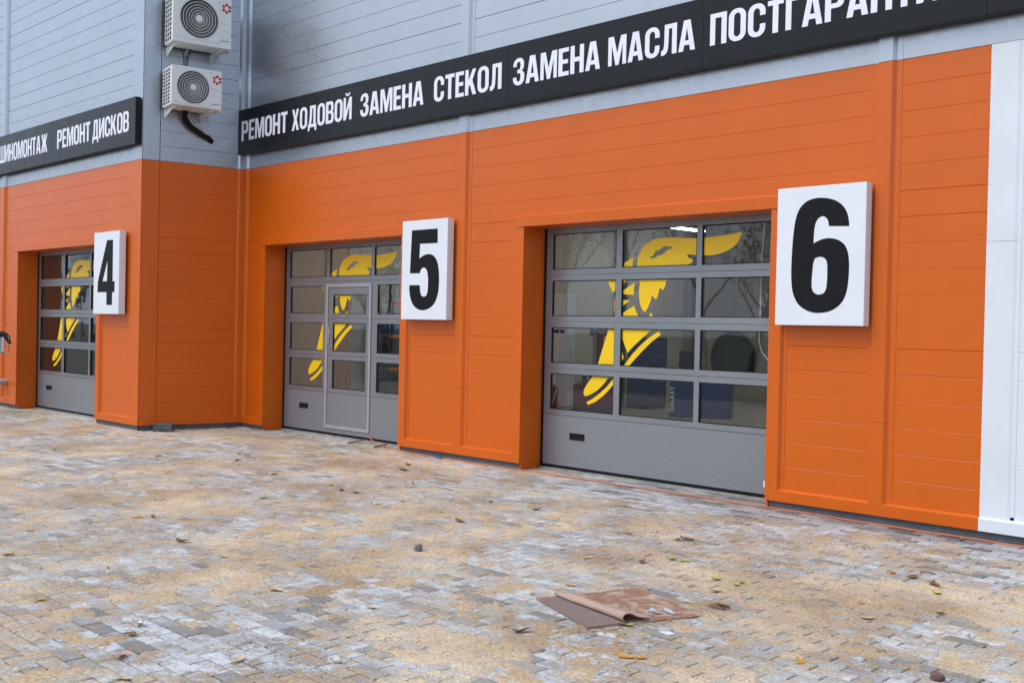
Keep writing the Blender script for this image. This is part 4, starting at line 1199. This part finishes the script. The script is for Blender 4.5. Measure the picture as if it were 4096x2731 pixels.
# dark machine in the block interior
e = empty('engine_hoist', (-24.6, 1.6, -0.03), RAD(20))
tag(e, 'dark blue hoist with a boom inside the bay under sign 4', 'hoist')
m_ = MB(); m_.box(-0.5, -0.42, -0.8, 0.8, 0.08, 0.16); m_.box(0.42, 0.5, -0.8, 0.8, 0.08, 0.16); m_.box(-0.42, 0.42, 0.7, 0.8, 0.08, 0.16); m_.build('base', BLUE, e)
m_ = MB(); m_.box(-0.06, 0.06, 0.69, 0.81, 0.161, 1.5); m_.build('mast', BLUE, e)
m_ = MB(); m_.tube([(0, 0.75, 1.5), (0, 0.2, 1.8), (0, -0.6, 2.0)], 0.05, 6); m_.build('boom', BLUE, e)
m_ = MB(); m_.tube([(0, 0.68, 0.7), (0, 0.1, 1.82)], 0.04, 8); m_.build('ram', STEEL, e)
for sx in (-0.46, 0.46):
    for sy in (-0.7, 0.7):
        m_ = MB(Frame((sx, sy, 0.04), (0, 1, 0), (1, 0, 0))); m_.disc(0, 0, -0.02, 0.02, 0.04, 14); m_.build('castor', RUBBER, e)

# white cables hanging just behind the glass of the door under sign 6
m_ = MB(); m_.tube([(-6.37, 0.6, 3.3), (-6.376, 0.6, 2.952), (-6.41, 0.6, 2.498), (-6.405, 0.6, 1.889), (-6.414, 0.6, 1.62), (-6.37, 0.6, 1.50), (-6.27, 0.6, 1.40), (-6.16, 0.6, 1.36), (-6.05, 0.6, 1.5), (-6.0, 0.6, 2.0)], 0.008, 6)
tag(m_.build('hanging_cable', CABLE, smooth=True), 'white cable looping down inside the glass beside sign 6', 'cable')
m_ = MB(); m_.tube([(-9.34, 0.55, 3.2), (-9.36, 0.55, 2.7), (-9.352, 0.55, 2.2), (-9.36, 0.55, 1.2), (-9.40, 0.55, 0.9), (-9.46, 0.55, 0.72)], 0.006, 6)
tag(m_.build('hanging_cable', CABLE, smooth=True), 'straight white cord hanging inside the edge pane by the orange pillar', 'cable')

# ------------------------------------------------------------------ things on the ground
def rock(name, loc, size, mat, label, cat, group=None, seed=0, rz=0.0):
    bm = bmesh.new()
    bmesh.ops.create_icosphere(bm, subdivisions=2, radius=0.5)
    for v in bm.verts:
        q_ = v.co.normalized()
        k = 1 + 0.35 * noise.noise(q_ * 1.7 + Vector((seed * 3.1, 0, 0)))
        v.co = Vector((q_.x * size[0] * k, q_.y * size[1] * k, q_.z * size[2] * k)) * 0.5
    lo = min(v.co.z for v in bm.verts)
    for v in bm.verts: v.co.z -= lo + size[2] * 0.06
    me_ = bpy.data.meshes.new(name); bm.to_mesh(me_); bm.free()
    o = link(name, me_, mat)
    o.location = loc
    o.rotation_euler = (0, 0, rz)
    tag(o, label, cat, group)
    return o
STONE = plain('grey_stone', (0.17, 0.17, 0.17), 0.9, var=0.3, scale=30, bmp=0.004)
STONER = plain('reddish_stone', (0.16, 0.085, 0.07), 0.9, var=0.3, scale=30, bmp=0.004)
STONEW = plain('pale_stone', (0.62, 0.57, 0.48), 0.9, var=0.2, scale=30, bmp=0.004)
rock('stone', (-2.331, -4.174, GZ), (0.085, 0.06, 0.045), STONER, 'reddish angular stone on the sandy paving', 'stone', None, 1, 0.3)
rock('stone', (-6.511, -4.192, GZ), (0.075, 0.07, 0.06), STONE, 'rounded dark grey pebble on the paving', 'stone', None, 2)
rock('stone', (-5.558, -7.65, GZ), (0.035, 0.03, 0.03), STONEW, 'small cream stone chip on a paver', 'stone', 'pale stone chips', 3)
rock('stone', (-4.62, -6.35, GZ), (0.06, 0.04, 0.03), STONEW, 'small cream stone chip on a paver', 'stone', 'pale stone chips', 4)
rock('stone', (-9.15, -5.12, GZ), (0.05, 0.035, 0.03), STONE, 'tiny grey stone between leaves on the paving', 'stone', None, 6)

# loose kerb stone at the corner of the block
bm = bmesh.new()
bmesh.ops.create_cube(bm, size=1.0)
bmesh.ops.subdivide_edges(bm, edges=list(bm.edges), cuts=5, use_grid_fill=True)
for v in bm.verts:
    q_ = v.co.copy()
    v.co = Vector((q_.x * 0.30, q_.y * 0.16, (q_.z + 0.5) * 0.125)) + noise.noise_vector(q_ * 4.0) * 0.007
me_ = bpy.data.meshes.new('kerb_stone'); bm.to_mesh(me_); bm.free()
o = link('kerb_stone', me_, plain('dark_kerb_concrete', (0.10, 0.105, 0.11), 0.95, var=0.5, scale=14, bmp=0.008))
o.location = (-16.19, -1.42, GZ + 0.001)
o.rotation_euler = (0, 0, RAD(52))
tag(o, 'loose dark kerb stone lying against the orange block corner', 'stone block')

# grey drain pipe poking out of the block wall
e = empty('drain_pipe', (-22.236, B, 0.42))
tag(e, 'grey plastic drain pipe poking out of the orange wall low down', 'pipe')
m_ = MB(); m_.tube([(0, 0.03, 0), (0, -0.10, 0), (0, -0.30, -0.01), (0, -0.5, -0.03)], 0.055, 20); m_.build('pipe', PVC, e, smooth=True)
m_ = MB(); m_.tube([(0, -0.002, 0), (0, -0.10, 0)], 0.063, 20); m_.build('socket', PVC, e)

# orange cord along the foot of the wall
pts = [(-13.08, 0.30, 0.02), (-12.75, 0.20, -0.03), (-12.24, 0.08, -0.072), (-11.592, -0.045, -0.072), (-11.104, -0.075, -0.072), (-10.502, -0.06, -0.072), (-9.945, -0.075, -0.072), (-9.304, -0.05, -0.072), (-8.939, -0.045, -0.072), (-8.1, -0.07, -0.07), (-7.2, -0.05, -0.072), (-6.065, -0.062, -0.072), (-5.266, -0.056, -0.071), (-4.665, -0.08, -0.072), (-4.127, -0.075, -0.072), (-3.627, -0.07, -0.072), (-3.32, -0.09, -0.072), (-2.4, -0.10, -0.072), (-1.2, -0.12, -0.072)]
fine = []
for i in range(len(pts) - 1):
    a, b_ = Vector(pts[i]), Vector(pts[i + 1])
    for k in range(8): fine.append(a.lerp(b_, k / 8) + Vector((0, 0.010 * math.sin((i * 8 + k) * 0.55), 0)))
m_ = MB(); m_.tube(fine, 0.0075, 6)
tag(m_.build('extension_cord', CORD, smooth=True), 'thin orange cord lying along the foot of the wall', 'cord')

# wood offcuts at the threshold under sign 5
WOOD = plain('weathered_wood', (0.20, 0.145, 0.09), 0.85, var=0.3, scale=12, bmp=0.002)
for (x, y, z, lx, ly, lz, rz, ry, lb) in ((-13.05, 0.10, -0.07, 0.26, 0.05, 0.02, 1.0, 0.16, 'brown wood offcut leaning on the threshold under sign 5'), (-12.42, 0.07, -0.07, 0.22, 0.06, 0.02, 1.3, 0.2, 'grey wood offcut by the pillar beside sign 5')):
    m_ = MB(); m_.box(-lx / 2, lx / 2, -ly / 2, ly / 2, 0, lz, 0.003)
    o = m_.build('wood_offcut', WOOD)
    o.location = (x, y, z + 0.01); o.rotation_euler = (0, -ry, rz)
    tag(o, lb, 'wood')
def polysheet(name, pts_, th, mat, loc, label, cat, group=None):
    m_ = MB(Frame((0, 0, 0), (1, 0, 0), (0, 0, 1)))
    n_ = len(pts_)
    mb_ = MB(); mb_.prof_z(pts_, 0, th)
    o = mb_.build(name, mat); o.location = loc
    tag(o, label, cat, group)
    return o
PAPER = plain('pale_paper', (0.62, 0.62, 0.68), 0.8, var=0.08)
BLUEP = plain('blue_plastic', (0.03, 0.16, 0.42), 0.5)
polysheet('paper_scrap', [(-0.05, -0.02), (0.04, -0.03), (0.055, 0.015), (0.0, 0.035)], 0.002, PAPER, (-3.794, -4.558, GZ + 0.003), 'pale lilac paper scrap near the folded mat', 'scrap')
polysheet('plastic_scrap', [(-0.05, -0.02), (0.04, -0.02), (0.06, 0.02), (-0.02, 0.04)], 0.02, BLUEP, (-10.95, -0.10, GZ + 0.004), 'small blue plastic scrap at the foot of the wall', 'scrap')
polysheet('foam_scrap', [(-0.16, -0.03), (0.13, -0.04), (0.16, 0.03), (-0.10, 0.05)], 0.012, SIGNW, (-15.95, -0.10, GZ + 0.004), 'white foam scrap in the inner corner of the walls', 'scrap')

# ------------------------------------------------------------------ folded ribbed mat
MATTOP = plain('dusty_brown_mat', (0.20, 0.095, 0.062), 0.85, var=0.22, scale=7)
def dusty(name, base, dust, thr, wet=None):
    mt, n, l, b = nodes(name)
    w = wpos(n)
    a = noise_tex(n, l, 9, 6, 0.7, w)
    c = mixc(n, l, ramp(n, l, a, [(thr, (0, 0, 0)), (thr + 0.14, (0.85, 0.85, 0.85))]), base, dust)
    l.new(c, b.inputs['Base Color'])
    b.inputs['Roughness'].default_value = 0.8
    l.new(bump(n, l, noise_tex(n, l, 90, 4, 0.7, w), 0.002, 0.6), b.inputs['Normal'])
    return mt
MATTOP = dusty('brown_mat_smooth_side', (0.25, 0.125, 0.082, 1), (0.47, 0.35, 0.245, 1), 0.46)
MATRIB = dusty('brown_mat_ribbed_side', (0.215, 0.155, 0.135, 1), (0.40, 0.30, 0.23, 1), 0.58)
MATPALE = dusty('brown_mat_flap', (0.40, 0.27, 0.215, 1), (0.50, 0.38, 0.29, 1), 0.62)
e = empty('ribbed_mat', (-4.36, -4.34, GZ))
tag(e, 'brown ribbed rubber mat folded partly back on the paving', 'mat')
A, Bq, Cq, Dq = Vector((-4.831, -4.593)), Vector((-4.161, -4.852)), Vector((-3.865, -4.090)), Vector((-4.581, -3.839))
O2 = Vector((-4.36, -4.34))
# ribbed strip: between edge A-Bq and the fold line
E1, E2 = A.lerp(Dq, 0.30), Bq.lerp(Cq, 0.35)
def quad_uv(p00, p10, p01, p11, u, v): return p00.lerp(p10, u).lerp(p01.lerp(p11, u), v)
nu, nv = 34, 108
vs_, fs_ = [], []
for j in range(nv + 1):
    for i in range(nu + 1):
        p_ = quad_uv(A, Bq, E1, E2, i / nu, j / nv) - O2
        rib = 0.006 * (1 if (j // 2) % 2 == 0 else 0)
        wav = 0.004 * noise.noise(Vector((p_.x * 6, p_.y * 6, 0))) + 0.010
        vs_.append((p_.x, p_.y, wav + rib))
for j in range(nv):
    for i in range(nu):
        a = j * (nu + 1) + i
        fs_.append((a, a + 1, a + nu + 2, a + nu + 1))
# skirt so the sheet has thickness
m_ = MB(); m_.add(vs_, fs_)
rim = [j * (nu + 1) for j in range(nv + 1)][::-1] + [i for i in range(1, nu + 1)] + [j * (nu + 1) + nu for j in range(1, nv + 1)]
b0 = len(m_.v)
m_.v += [(m_.v[i][0], m_.v[i][1], 0.001) for i in rim]
m_.f += [(rim[k], rim[k + 1], b0 + k + 1, b0 + k) for k in range(len(rim) - 1)]
m_.build('ribbed_side', MATRIB, e, fix=False)
# smooth lower sheet beyond the fold
nu, nv = 30, 30
vs_, fs_ = [], []
for j in range(nv + 1):
    for i in range(nu + 1):
        p_ = quad_uv(E1, E2, Dq, Cq, i / nu, j / nv) - O2
        dx = 0.010 * noise.noise(Vector((p_.x * 9, p_.y * 9, 3))) if j == nv else 0
        vs_.append((p_.x + dx, p_.y + dx, 0.011 + 0.006 * noise.noise(Vector((p_.x * 5, p_.y * 5, 1)))))
for j in range(nv):
    for i in range(nu):
        a = j * (nu + 1) + i
        fs_.append((a, a + 1, a + nu + 2, a + nu + 1))
m_ = MB(); m_.add(vs_, fs_)
rim = [j * (nu + 1) for j in range(nv + 1)] + [nv * (nu + 1) + i for i in range(1, nu + 1)] + [j * (nu + 1) + nu for j in range(nv - 1, -1, -1)]
b0 = len(m_.v)
m_.v += [(m_.v[i][0], m_.v[i][1], 0.001) for i in rim]
m_.f += [(rim[k], rim[k + 1], b0 + k + 1, b0 + k) for k in range(len(rim) - 1)]
m_.build('smooth_side', MATTOP, e, fix=False)
# wet blue-white stains pressed on it
STAIN = plain('pale_blue_stain', (0.42, 0.50, 0.58), 0.35, var=0.1)
for (cx, cy, lx, ly, rz) in ((0.30, 0.16, 0.085, 0.022, -0.55), (0.22, 0.10, 0.05, 0.018, -0.75), (0.27, 0.07, 0.07, 0.012, 0.2)):
    sv = [(cx + lx * math.cos(t) * math.cos(rz) * (1 + .2 * math.sin(3 * t)) - ly * math.sin(t) * math.sin(rz), cy + lx * math.cos(t) * math.sin(rz) + ly * math.sin(t) * math.cos(rz) * (1 + .3 * math.cos(4 * t))) for t in [2 * math.pi * k / 18 for k in range(18)]]
    m_ = MB(); m_.prof_z(sv, 0.0165, 0.0175); m_.build('stain', STAIN, e)
# the folded-back flap: a tube-like roll along the fold that opens into a flat flap
G1, G2 = A.lerp(Dq, 0.20), Bq.lerp(Cq, 0.32)
nrm = (Dq - A).normalized()
nu = 26
prof = [(0.00, 0.014), (-0.012, 0.022), (-0.020, 0.036), (-0.014, 0.052), (0.004, 0.062), (0.028, 0.064), (0.055, 0.055), (0.085, 0.040), (0.115, 0.030), (0.145, 0.026), (0.175, 0.024), (0.205, 0.026)]
vs_, fs_ = [], []
for i in range(nu + 1):
    t = i / nu
    base = G1.lerp(G2, t)
    for j, (a, h) in enumerate(prof):
        wob = noise.noise(Vector((t * 4.0, j * 0.35, 5)))
        crumple = (1 - t) * 0.8
        ln = a * (1 - 0.25 * math.sin(t * math.pi) * (a > 0.1)) * (0.62 + 0.38 * t if a > 0 else 1)
        p_ = base + nrm * (ln + 0.010 * wob * crumple) - O2
        vs_.append((p_.x, p_.y, h * (0.55 + 0.45 * t + 0.45 * crumple * max(0, noise.noise(Vector((t * 5, a * 22, 2))) + 0.25)) + 0.006))
m2 = len(prof)
for i in range(nu):
    for j in range(m2 - 1):
        a = i * m2 + j
        fs_.append((a, a + 1, a + m2 + 1, a + m2))
m_ = MB(); m_.add(vs_, fs_)
o = m_.build('folded_flap', MATPALE, e, fix=False, smooth=True)
sol = o.modifiers.new('thickness', 'SOLIDIFY'); sol.thickness = 0.004; sol.offset = 0

# ------------------------------------------------------------------ fallen leaves
def leaf_mesh(seed, curl, L=0.09, Wd=0.045):
    r_ = random.Random(seed)
    n_, vs_, fs_ = 8, [], []
    lob = r_.uniform(0.0, 0.25)
    for i in range(n_ + 1):
        t = i / n_
        wd = Wd * 0.5 * (math.sin(math.pi * t ** 0.8) ** 0.8) * (1 + lob * math.sin(t * 17 + seed)) if 0 < i < n_ else 0.0015
        zc = curl * (t - 0.5) ** 2 * 0.10 + 0.007 * curl * math.sin(t * 6 + seed)
        sd_ = 0.010 * math.sin(t * 5 + seed)
        for s in (-1, 0, 1):
            vs_.append(((t - 0.5) * L, s * wd + sd_, zc + abs(s) * wd * (0.12 + 0.35 * curl)))
    for i in range(n_):
        for k in range(2):
            a = i * 3 + k
            fs_.append((a, a + 1, a + 4, a + 3))
    b0 = len(vs_)
    for (x, z_) in ((-0.5 * L, vs_[1][2]), (-0.5 * L - 0.035, vs_[1][2] + 0.006)):
        vs_ += [(x, vs_[1][1] - 0.0012, z_), (x, vs_[1][1] + 0.0012, z_), (x, vs_[1][1], z_ + 0.002)]
    fs_ += [(b0, b0 + 1, b0 + 4, b0 + 3), (b0 + 1, b0 + 2, b0 + 5, b0 + 4), (b0 + 2, b0, b0 + 3, b0 + 5)]
    lo = min(v[2] for v in vs_)
    vs_ = [(x, y, z_ - lo) for x, y, z_ in vs_]
    me_ = bpy.data.meshes.new('leaf')
    me_.from_pydata(vs_, [], fs_)
    me_.shade_smooth()
    return me_
LM = {'y': ((0.52, 0.36, 0.06), 'yellow'), 'o': ((0.50, 0.235, 0.035), 'orange-yellow'), 'b': ((0.16, 0.085, 0.04), 'brown curled'), 'g': ((0.36, 0.37, 0.08), 'yellow-green'), 't': ((0.52, 0.38, 0.22), 'pale tan'), 'w': ((0.72, 0.70, 0.66), 'white-backed'), 'p': ((0.52, 0.25, 0.19), 'pinkish')}
LMAT = {k: plain('leaf_' + v[1].replace(' ', '_').replace('-', '_'), v[0], 0.6, var=0.25, scale=60) for k, v in LM.items()}
rl = random.Random(9)
lmesh = {}
for k in LM:
    for q_ in range(3):
        me_ = leaf_mesh(ord(k) + 7 * q_, {'b': 0.75, 'w': 0.9, 'p': 0.8}.get(k, 0.35 + 0.25 * q_))
        me_.materials.append(LMAT[k])
        lmesh[(k, q_)] = me_
LEAVES = TRACED['leaves']
for i, (k, x, y) in enumerate(LEAVES):
    if y > 0: y = -0.2
    o = bpy.data.objects.new('fallen_leaf', lmesh[(k, i % 3)])
    COL.objects.link(o)
    o.location = (x, y, GZ + 0.004)
    o.rotation_euler = (rl.uniform(-.12, .12), rl.uniform(-.12, .12), rl.uniform(0, 6.28))
    s = rl.uniform(0.75, 1.25) * (1.25 if k == 'b' else 1.0)
    o.scale = (s, s, s)
    nm = LM[k][1]
    if k in 'wp': tag(o, nm + ' fallen leaf standing on edge on the paving', 'leaf')
    else: tag(o, nm + ' fallen leaf lying on the sandy paving', 'leaf', nm + ' leaves on the paving')
m_ = MB(); m_.tube([(-3.60, -1.598, GZ + 0.006), (-3.53, -1.60, GZ + 0.02), (-3.44, -1.615, GZ + 0.022), (-3.325, -1.601, GZ + 0.006)], 0.004, 5)
tag(m_.build('twig', WOOD), 'thin arched brown twig on the paving', 'twig', 'thin brown twigs')
m_ = MB(); m_.tube([(-3.503, -1.742, GZ + 0.006), (-3.45, -1.74, GZ + 0.016), (-3.389, -1.729, GZ + 0.006)], 0.006, 5)
tag(m_.build('twig', WOOD), 'thin arched brown twig on the paving', 'twig', 'thin brown twigs')
m_ = MB()
for k in range(5):
    a = 0.5 * k
    m_.tube([(-3.99 + 0.02 * k, -3.86, GZ + 0.005), (-3.95 + 0.015 * k, -3.83 - 0.012 * k, GZ + 0.03 + 0.004 * k), (-3.90 + 0.01 * k, -3.84 + 0.01 * k, GZ + 0.02), (-3.87, -3.85 + 0.02 * k, GZ + 0.006)], 0.006, 5)
tag(m_.build('dry_stalk_clump', plain('dry_brown_stalk', (0.27, 0.15, 0.08), 0.8)), 'tangled clump of dry brown stalks beside the folded mat', 'plant debris')
# grit: crumbs of sand and tiny chips everywhere
gr = MB()
rg = random.Random(21)
for _ in range(2600):
    x, y = rg.uniform(-15, -1.5), rg.uniform(-8.2, -0.3)
    s = rg.uniform(0.002, 0.0055) * (1 if rg.random() < 0.93 else 2.1)
    a = rg.uniform(0, 3)
    z_ = GZ + 0.002
    gr.add([(x + s * math.cos(a), y + s * math.sin(a), z_), (x + s * math.cos(a + 2.1), y + s * math.sin(a + 2.1), z_), (x + s * math.cos(a + 4.2), y + s * math.sin(a + 4.2), z_), (x, y, z_ + s * 1.3)], [(0, 1, 3), (1, 2, 3), (2, 0, 3)])
tag(gr.build('grit', plain('dark_grit', (0.13, 0.09, 0.06), 0.9, var=0.5, scale=3), fix=False), 'dark crumbs of grit scattered over the paving', 'grit', kind='stuff')

# ------------------------------------------------------------------ person at the edge of the block wall
def skin_mesh(name, verts, edges, root, sub=2):
    me_ = bpy.data.meshes.new(name + '_cage')
    me_.from_pydata([v[0] for v in verts], edges, [])
    o = bpy.data.objects.new(name + '_cage', me_)
    COL.objects.link(o)
    o.modifiers.new('skin', 'SKIN')
    sv = me_.skin_vertices[0].data
    for i, v in enumerate(verts):
        r_ = v[1] if isinstance(v[1], tuple) else (v[1], v[1])
        sv[i].radius = r_
        sv[i].use_root = (i == root)
    m2_ = o.modifiers.new('sub', 'SUBSURF'); m2_.levels = sub; m2_.render_levels = sub
    dg = bpy.context.evaluated_depsgraph_get()
    out = bpy.data.meshes.new_from_object(o.evaluated_get(dg))
    bpy.data.objects.remove(o)
    out.name = name
    out.shade_smooth()
    return out
# local frame: person faces +y, x to their right
PV, PE = [], []
def pv_(x, y, z, r, par=None):
    PV.append(((x, y, z), r))
    if par is not None: PE.append((par, len(PV) - 1))
    return len(PV) - 1
pel = pv_(0, 0, 0.98, (0.17, 0.12))
bel = pv_(0, 0.0, 1.12, (0.165, 0.12), pel)
che = pv_(0, 0.01, 1.32, (0.185, 0.135), bel)
shd = pv_(0, 0.0, 1.46, (0.15, 0.09), che)
nek = pv_(0, 0.0, 1.55, 0.06, shd)
jaw = pv_(0, 0.02, 1.63, (0.07, 0.085), nek)
crn = pv_(0, 0.0, 1.71, (0.078, 0.098), jaw)
top = pv_(0, -0.005, 1.775, (0.055, 0.07), crn)
nose = pv_(0, 0.118, 1.665, 0.013, jaw)
for s in (-1, 1): pv_(s * 0.084, 0.0, 1.675, (0.012, 0.02), crn)
def hand(par, w_, d_, up):
    """palm and five separate fingers curled round what is held"""
    w_, d_, up = Vector(w_), Vector(d_).normalized(), Vector(up).normalized()
    sd_ = d_.cross(up).normalized()
    palm = pv_(*(w_ + d_ * 0.055), (0.027, 0.038), par)
    for k, ln in enumerate((0.068, 0.078, 0.074, 0.058)):
        b_ = w_ + d_ * 0.095 + sd_ * (0.027 - 0.018 * k)
        f1 = pv_(*b_, 0.0092, palm)
        f2 = pv_(*(b_ + d_ * ln * 0.45 - up * 0.012), 0.0086, f1)
        pv_(*(b_ + d_ * ln * 0.62 - up * ln * 0.55), 0.0078, f2)
    t1 = pv_(*(w_ + d_ * 0.04 + sd_ * 0.042 - up * 0.01), 0.0105, palm)
    pv_(*(w_ + d_ * 0.075 + sd_ * 0.052 - up * 0.035), 0.0092, t1)
# right arm bent, carrying a case under the forearm; left arm hanging
sr = pv_(0.20, 0.0, 1.43, 0.075, shd)
er = pv_(0.30, 0.05, 1.49, 0.070, sr)
wr = pv_(0.38, 0.06, 1.43, 0.056, er)
hand(wr, (0.38, 0.06, 1.43), (0.35, 0.05, -1), (0, -1, 0.1))
slf = pv_(-0.20, 0.0, 1.43, 0.075, shd)
elf = pv_(-0.27, -0.03, 1.16, 0.056, slf)
wlf = pv_(-0.27, 0.06, 0.92, 0.036, elf)
hand(wlf, (-0.27, 0.06, 0.92), (0, 0.15, -1), (1, 0, 0))
for s, fy in ((-1, 0.18), (1, -0.14)):
    hip = pv_(s * 0.10, 0, 0.90, 0.105, pel)
    kn = pv_(s * 0.11, fy * 0.5 + 0.03, 0.50, 0.072, hip)
    an = pv_(s * 0.11, fy - 0.03, 0.10 + (0.06 if s > 0 else 0), 0.048, kn)
    he = pv_(s * 0.11, fy - 0.05, 0.045 + (0.05 if s > 0 else 0), 0.042, an)
    pv_(s * 0.115, fy + 0.14, 0.035, (0.045, 0.032), he)
pmesh = skin_mesh('person', PV, PE, pel)
JACKET = plain('black_jacket', (0.014, 0.014, 0.017), 0.75, var=0.3, bmp=0.002)
TROUS = plain('dark_trousers', (0.022, 0.024, 0.032), 0.85, var=0.3, bmp=0.002)
SKIN = plain('skin', (0.48, 0.28, 0.20), 0.55, var=0.06)
SHOE = plain('worn_shoe', (0.07, 0.06, 0.05), 0.7, var=0.3)
for mt_ in (JACKET, TROUS, SKIN, SHOE): pmesh.materials.append(mt_)
for p_ in pmesh.polygons:
    c = p_.center
    if c.z > 1.545: k = 2
    elif c.z > 0.93 and not (abs(c.x) > 0.2 and (c.y > 9)): k = 0
    elif (c.x > 0.2 and c.y > 9) or (c.x < -0.2 and c.z < 0.92 and c.z > 0.7): k = 2
    elif c.z < 0.105 or (c.x > 0 and c.z < 0.13): k = 3
    else: k = 1
    p_.material_index = k
img_r = Vector((_r.x, _r.y, 0)).normalized()
elbow_at = Vector((-20.96, -2.2, 0))
pang = math.atan2(img_r.y, img_r.x)
per = link('person', pmesh, None)
per.rotation_euler = (0, 0, pang)
off_ = Vector((math.cos(pang), math.sin(pang), 0)) * 0.36
per.location = (elbow_at.x - off_.x, elbow_at.y - off_.y, GZ)
tag(per, 'person in a black jacket carrying a grey case along the orange wall', 'person')
HAIR = plain('short_dark_hair', (0.03, 0.02, 0.015), 0.8, var=0.3, bmp=0.003)
bm = bmesh.new()
bmesh.ops.create_uvsphere(bm, u_segments=18, v_segments=12, radius=1.0)
for v in bm.verts: v.co = Vector((v.co.x * 0.086, v.co.y * 0.104 - 0.012, v.co.z * 0.085 + 1.74))
bmesh.ops.delete(bm, geom=[v for v in bm.verts if v.co.z < 1.70 + max(0, v.co.y) * 0.5], context='VERTS')
me_ = bpy.data.meshes.new('hair'); bm.to_mesh(me_); bm.free(); me_.shade_smooth()
link('hair', me_, HAIR, per)
for s in (-1, 1):
    bm = bmesh.new(); bmesh.ops.create_uvsphere(bm, u_segments=10, v_segments=8, radius=0.012)
    me_ = bpy.data.meshes.new('eye'); bm.to_mesh(me_); bm.free()
    o = link('eye', me_, SIGNW, per); o.location = (s * 0.032, 0.090, 1.690)
m_ = MB(); m_.box(-0.024, 0.024, 0.096, 0.106, 1.608, 1.616, 0.003); m_.build('mouth', MAROON, per)
# grey case under the arm
cs = empty('carry_case', (0, 0, 0), pang)
cs.location = per.matrix_basis @ Vector((0.30, 0.16, 0.0)) if False else (per.location.x + off_.x * 0.80, per.location.y + off_.y * 0.80, 1.035)
tag(cs, 'grey plastic case with a loop handle held under the arm', 'case')
m_ = MB(); m_.box(-0.17, 0.02, 0.0, 0.07, 0.0, 0.36, 0.02); m_.build('case_shell', PVC, cs)
m_ = MB(); m_.box(-0.02, 0.045, 0.012, 0.058, 0.03, 0.33, 0.01); m_.build('case_edge', SIGNW, cs)
m_ = MB(); m_.tube([(0.02, 0.035, 0.0), (0.10, 0.035, 0.005), (0.128, 0.035, 0.04), (0.135, 0.035, 0.29), (0.11, 0.035, 0.335), (0.03, 0.035, 0.34)], 0.011, 8); m_.build('loop_handle', ACGR, cs, smooth=True)

# ------------------------------------------------------------------ bare trees across the yard (seen mirrored in the glass)
BARK = plain('grey_brown_bark', (0.085, 0.07, 0.058), 0.95, var=0.35, scale=6, bmp=0.01)
TWIG = plain('sparse_autumn_leaf', (0.22, 0.17, 0.05), 0.8, var=0.3, scale=2)
def tree_meshes(seed, height):
    r_ = random.Random(seed)
    tr, cr, lf = MB(), MB(), MB()
    def grow(p, d, L, rad, depth):
        n_ = 4
        pts, rads = [p], [rad]
        for k in range(n_):
            d = (d + Vector((r_.gauss(0, .09), r_.gauss(0, .09), 0.05))).normalized()
            p = p + d * (L / n_)
            pts.append(p); rads.append(rad * (1 - 0.5 * (k + 1) / n_))
        (tr if depth == 0 else cr).tube(pts, rads, 6 if depth == 0 else 3, False)
        if depth >= 3:
            for k in range(5):
                q_ = pts[-1 - (k % 3)] + Vector((r_.gauss(0, .16), r_.gauss(0, .16), r_.gauss(0, .16)))
                s = r_.uniform(0.04, 0.08)
                ax = Vector((r_.gauss(0, 1), r_.gauss(0, 1), r_.gauss(0, 1))).normalized() * s
                bx_ = ax.cross(Vector((r_.gauss(0, 1), r_.gauss(0, 1), 1))).normalized() * s
                lf.add([tuple(q_ - ax), tuple(q_ + bx_), tuple(q_ + ax), tuple(q_ - bx_)], [(0, 1, 2, 3)])
            return
        nb = 7 if depth == 0 else 5
        for k in range(nb):
            t = 0.35 + 0.65 * (k + r_.random()) / nb
            i = min(n_ - 1, int(t * n_))
            q_ = pts[i].lerp(pts[i + 1], t * n_ - i)
            a = r_.uniform(0, 6.28)
            out = Vector((math.cos(a), math.sin(a), r_.uniform(0.5, 1.1))).normalized()
            grow(q_, (d * 0.35 + out).normalized(), L * r_.uniform(0.45, 0.62), rads[i] * 0.5, depth + 1)
    grow(Vector((0, 0, 0)), Vector((0, 0, 1)), height * 0.72, height * 0.018, 0)
    return tr.mesh('trunk', False, True), cr.mesh('crown', False), lf.mesh('leaves', False)
TM = [tree_meshes(s, h) for s, h in ((1, 8.0), (2, 7.0), (5, 9.0))]
rt = random.Random(4)
for k in range(30):
    x = -18 - 6.5 * (k % 15) + rt.uniform(-2.5, 2.5)
    y = -31 - 6.5 * (k // 15) + rt.uniform(-3, 3)
    a, b_, c = TM[k % 3]
    e = empty('bare_tree', (x, y, -0.125), rt.uniform(0, 6.28))
    tag(e, 'bare autumn tree standing across the yard from the doors', 'tree', 'bare trees across the yard')
    s = rt.uniform(0.85, 1.15)
    e.scale = (s, s, s)
    link('trunk', a, BARK, e)
    link('crown', b_, BARK, e)
    link('leaves', c, TWIG, e)
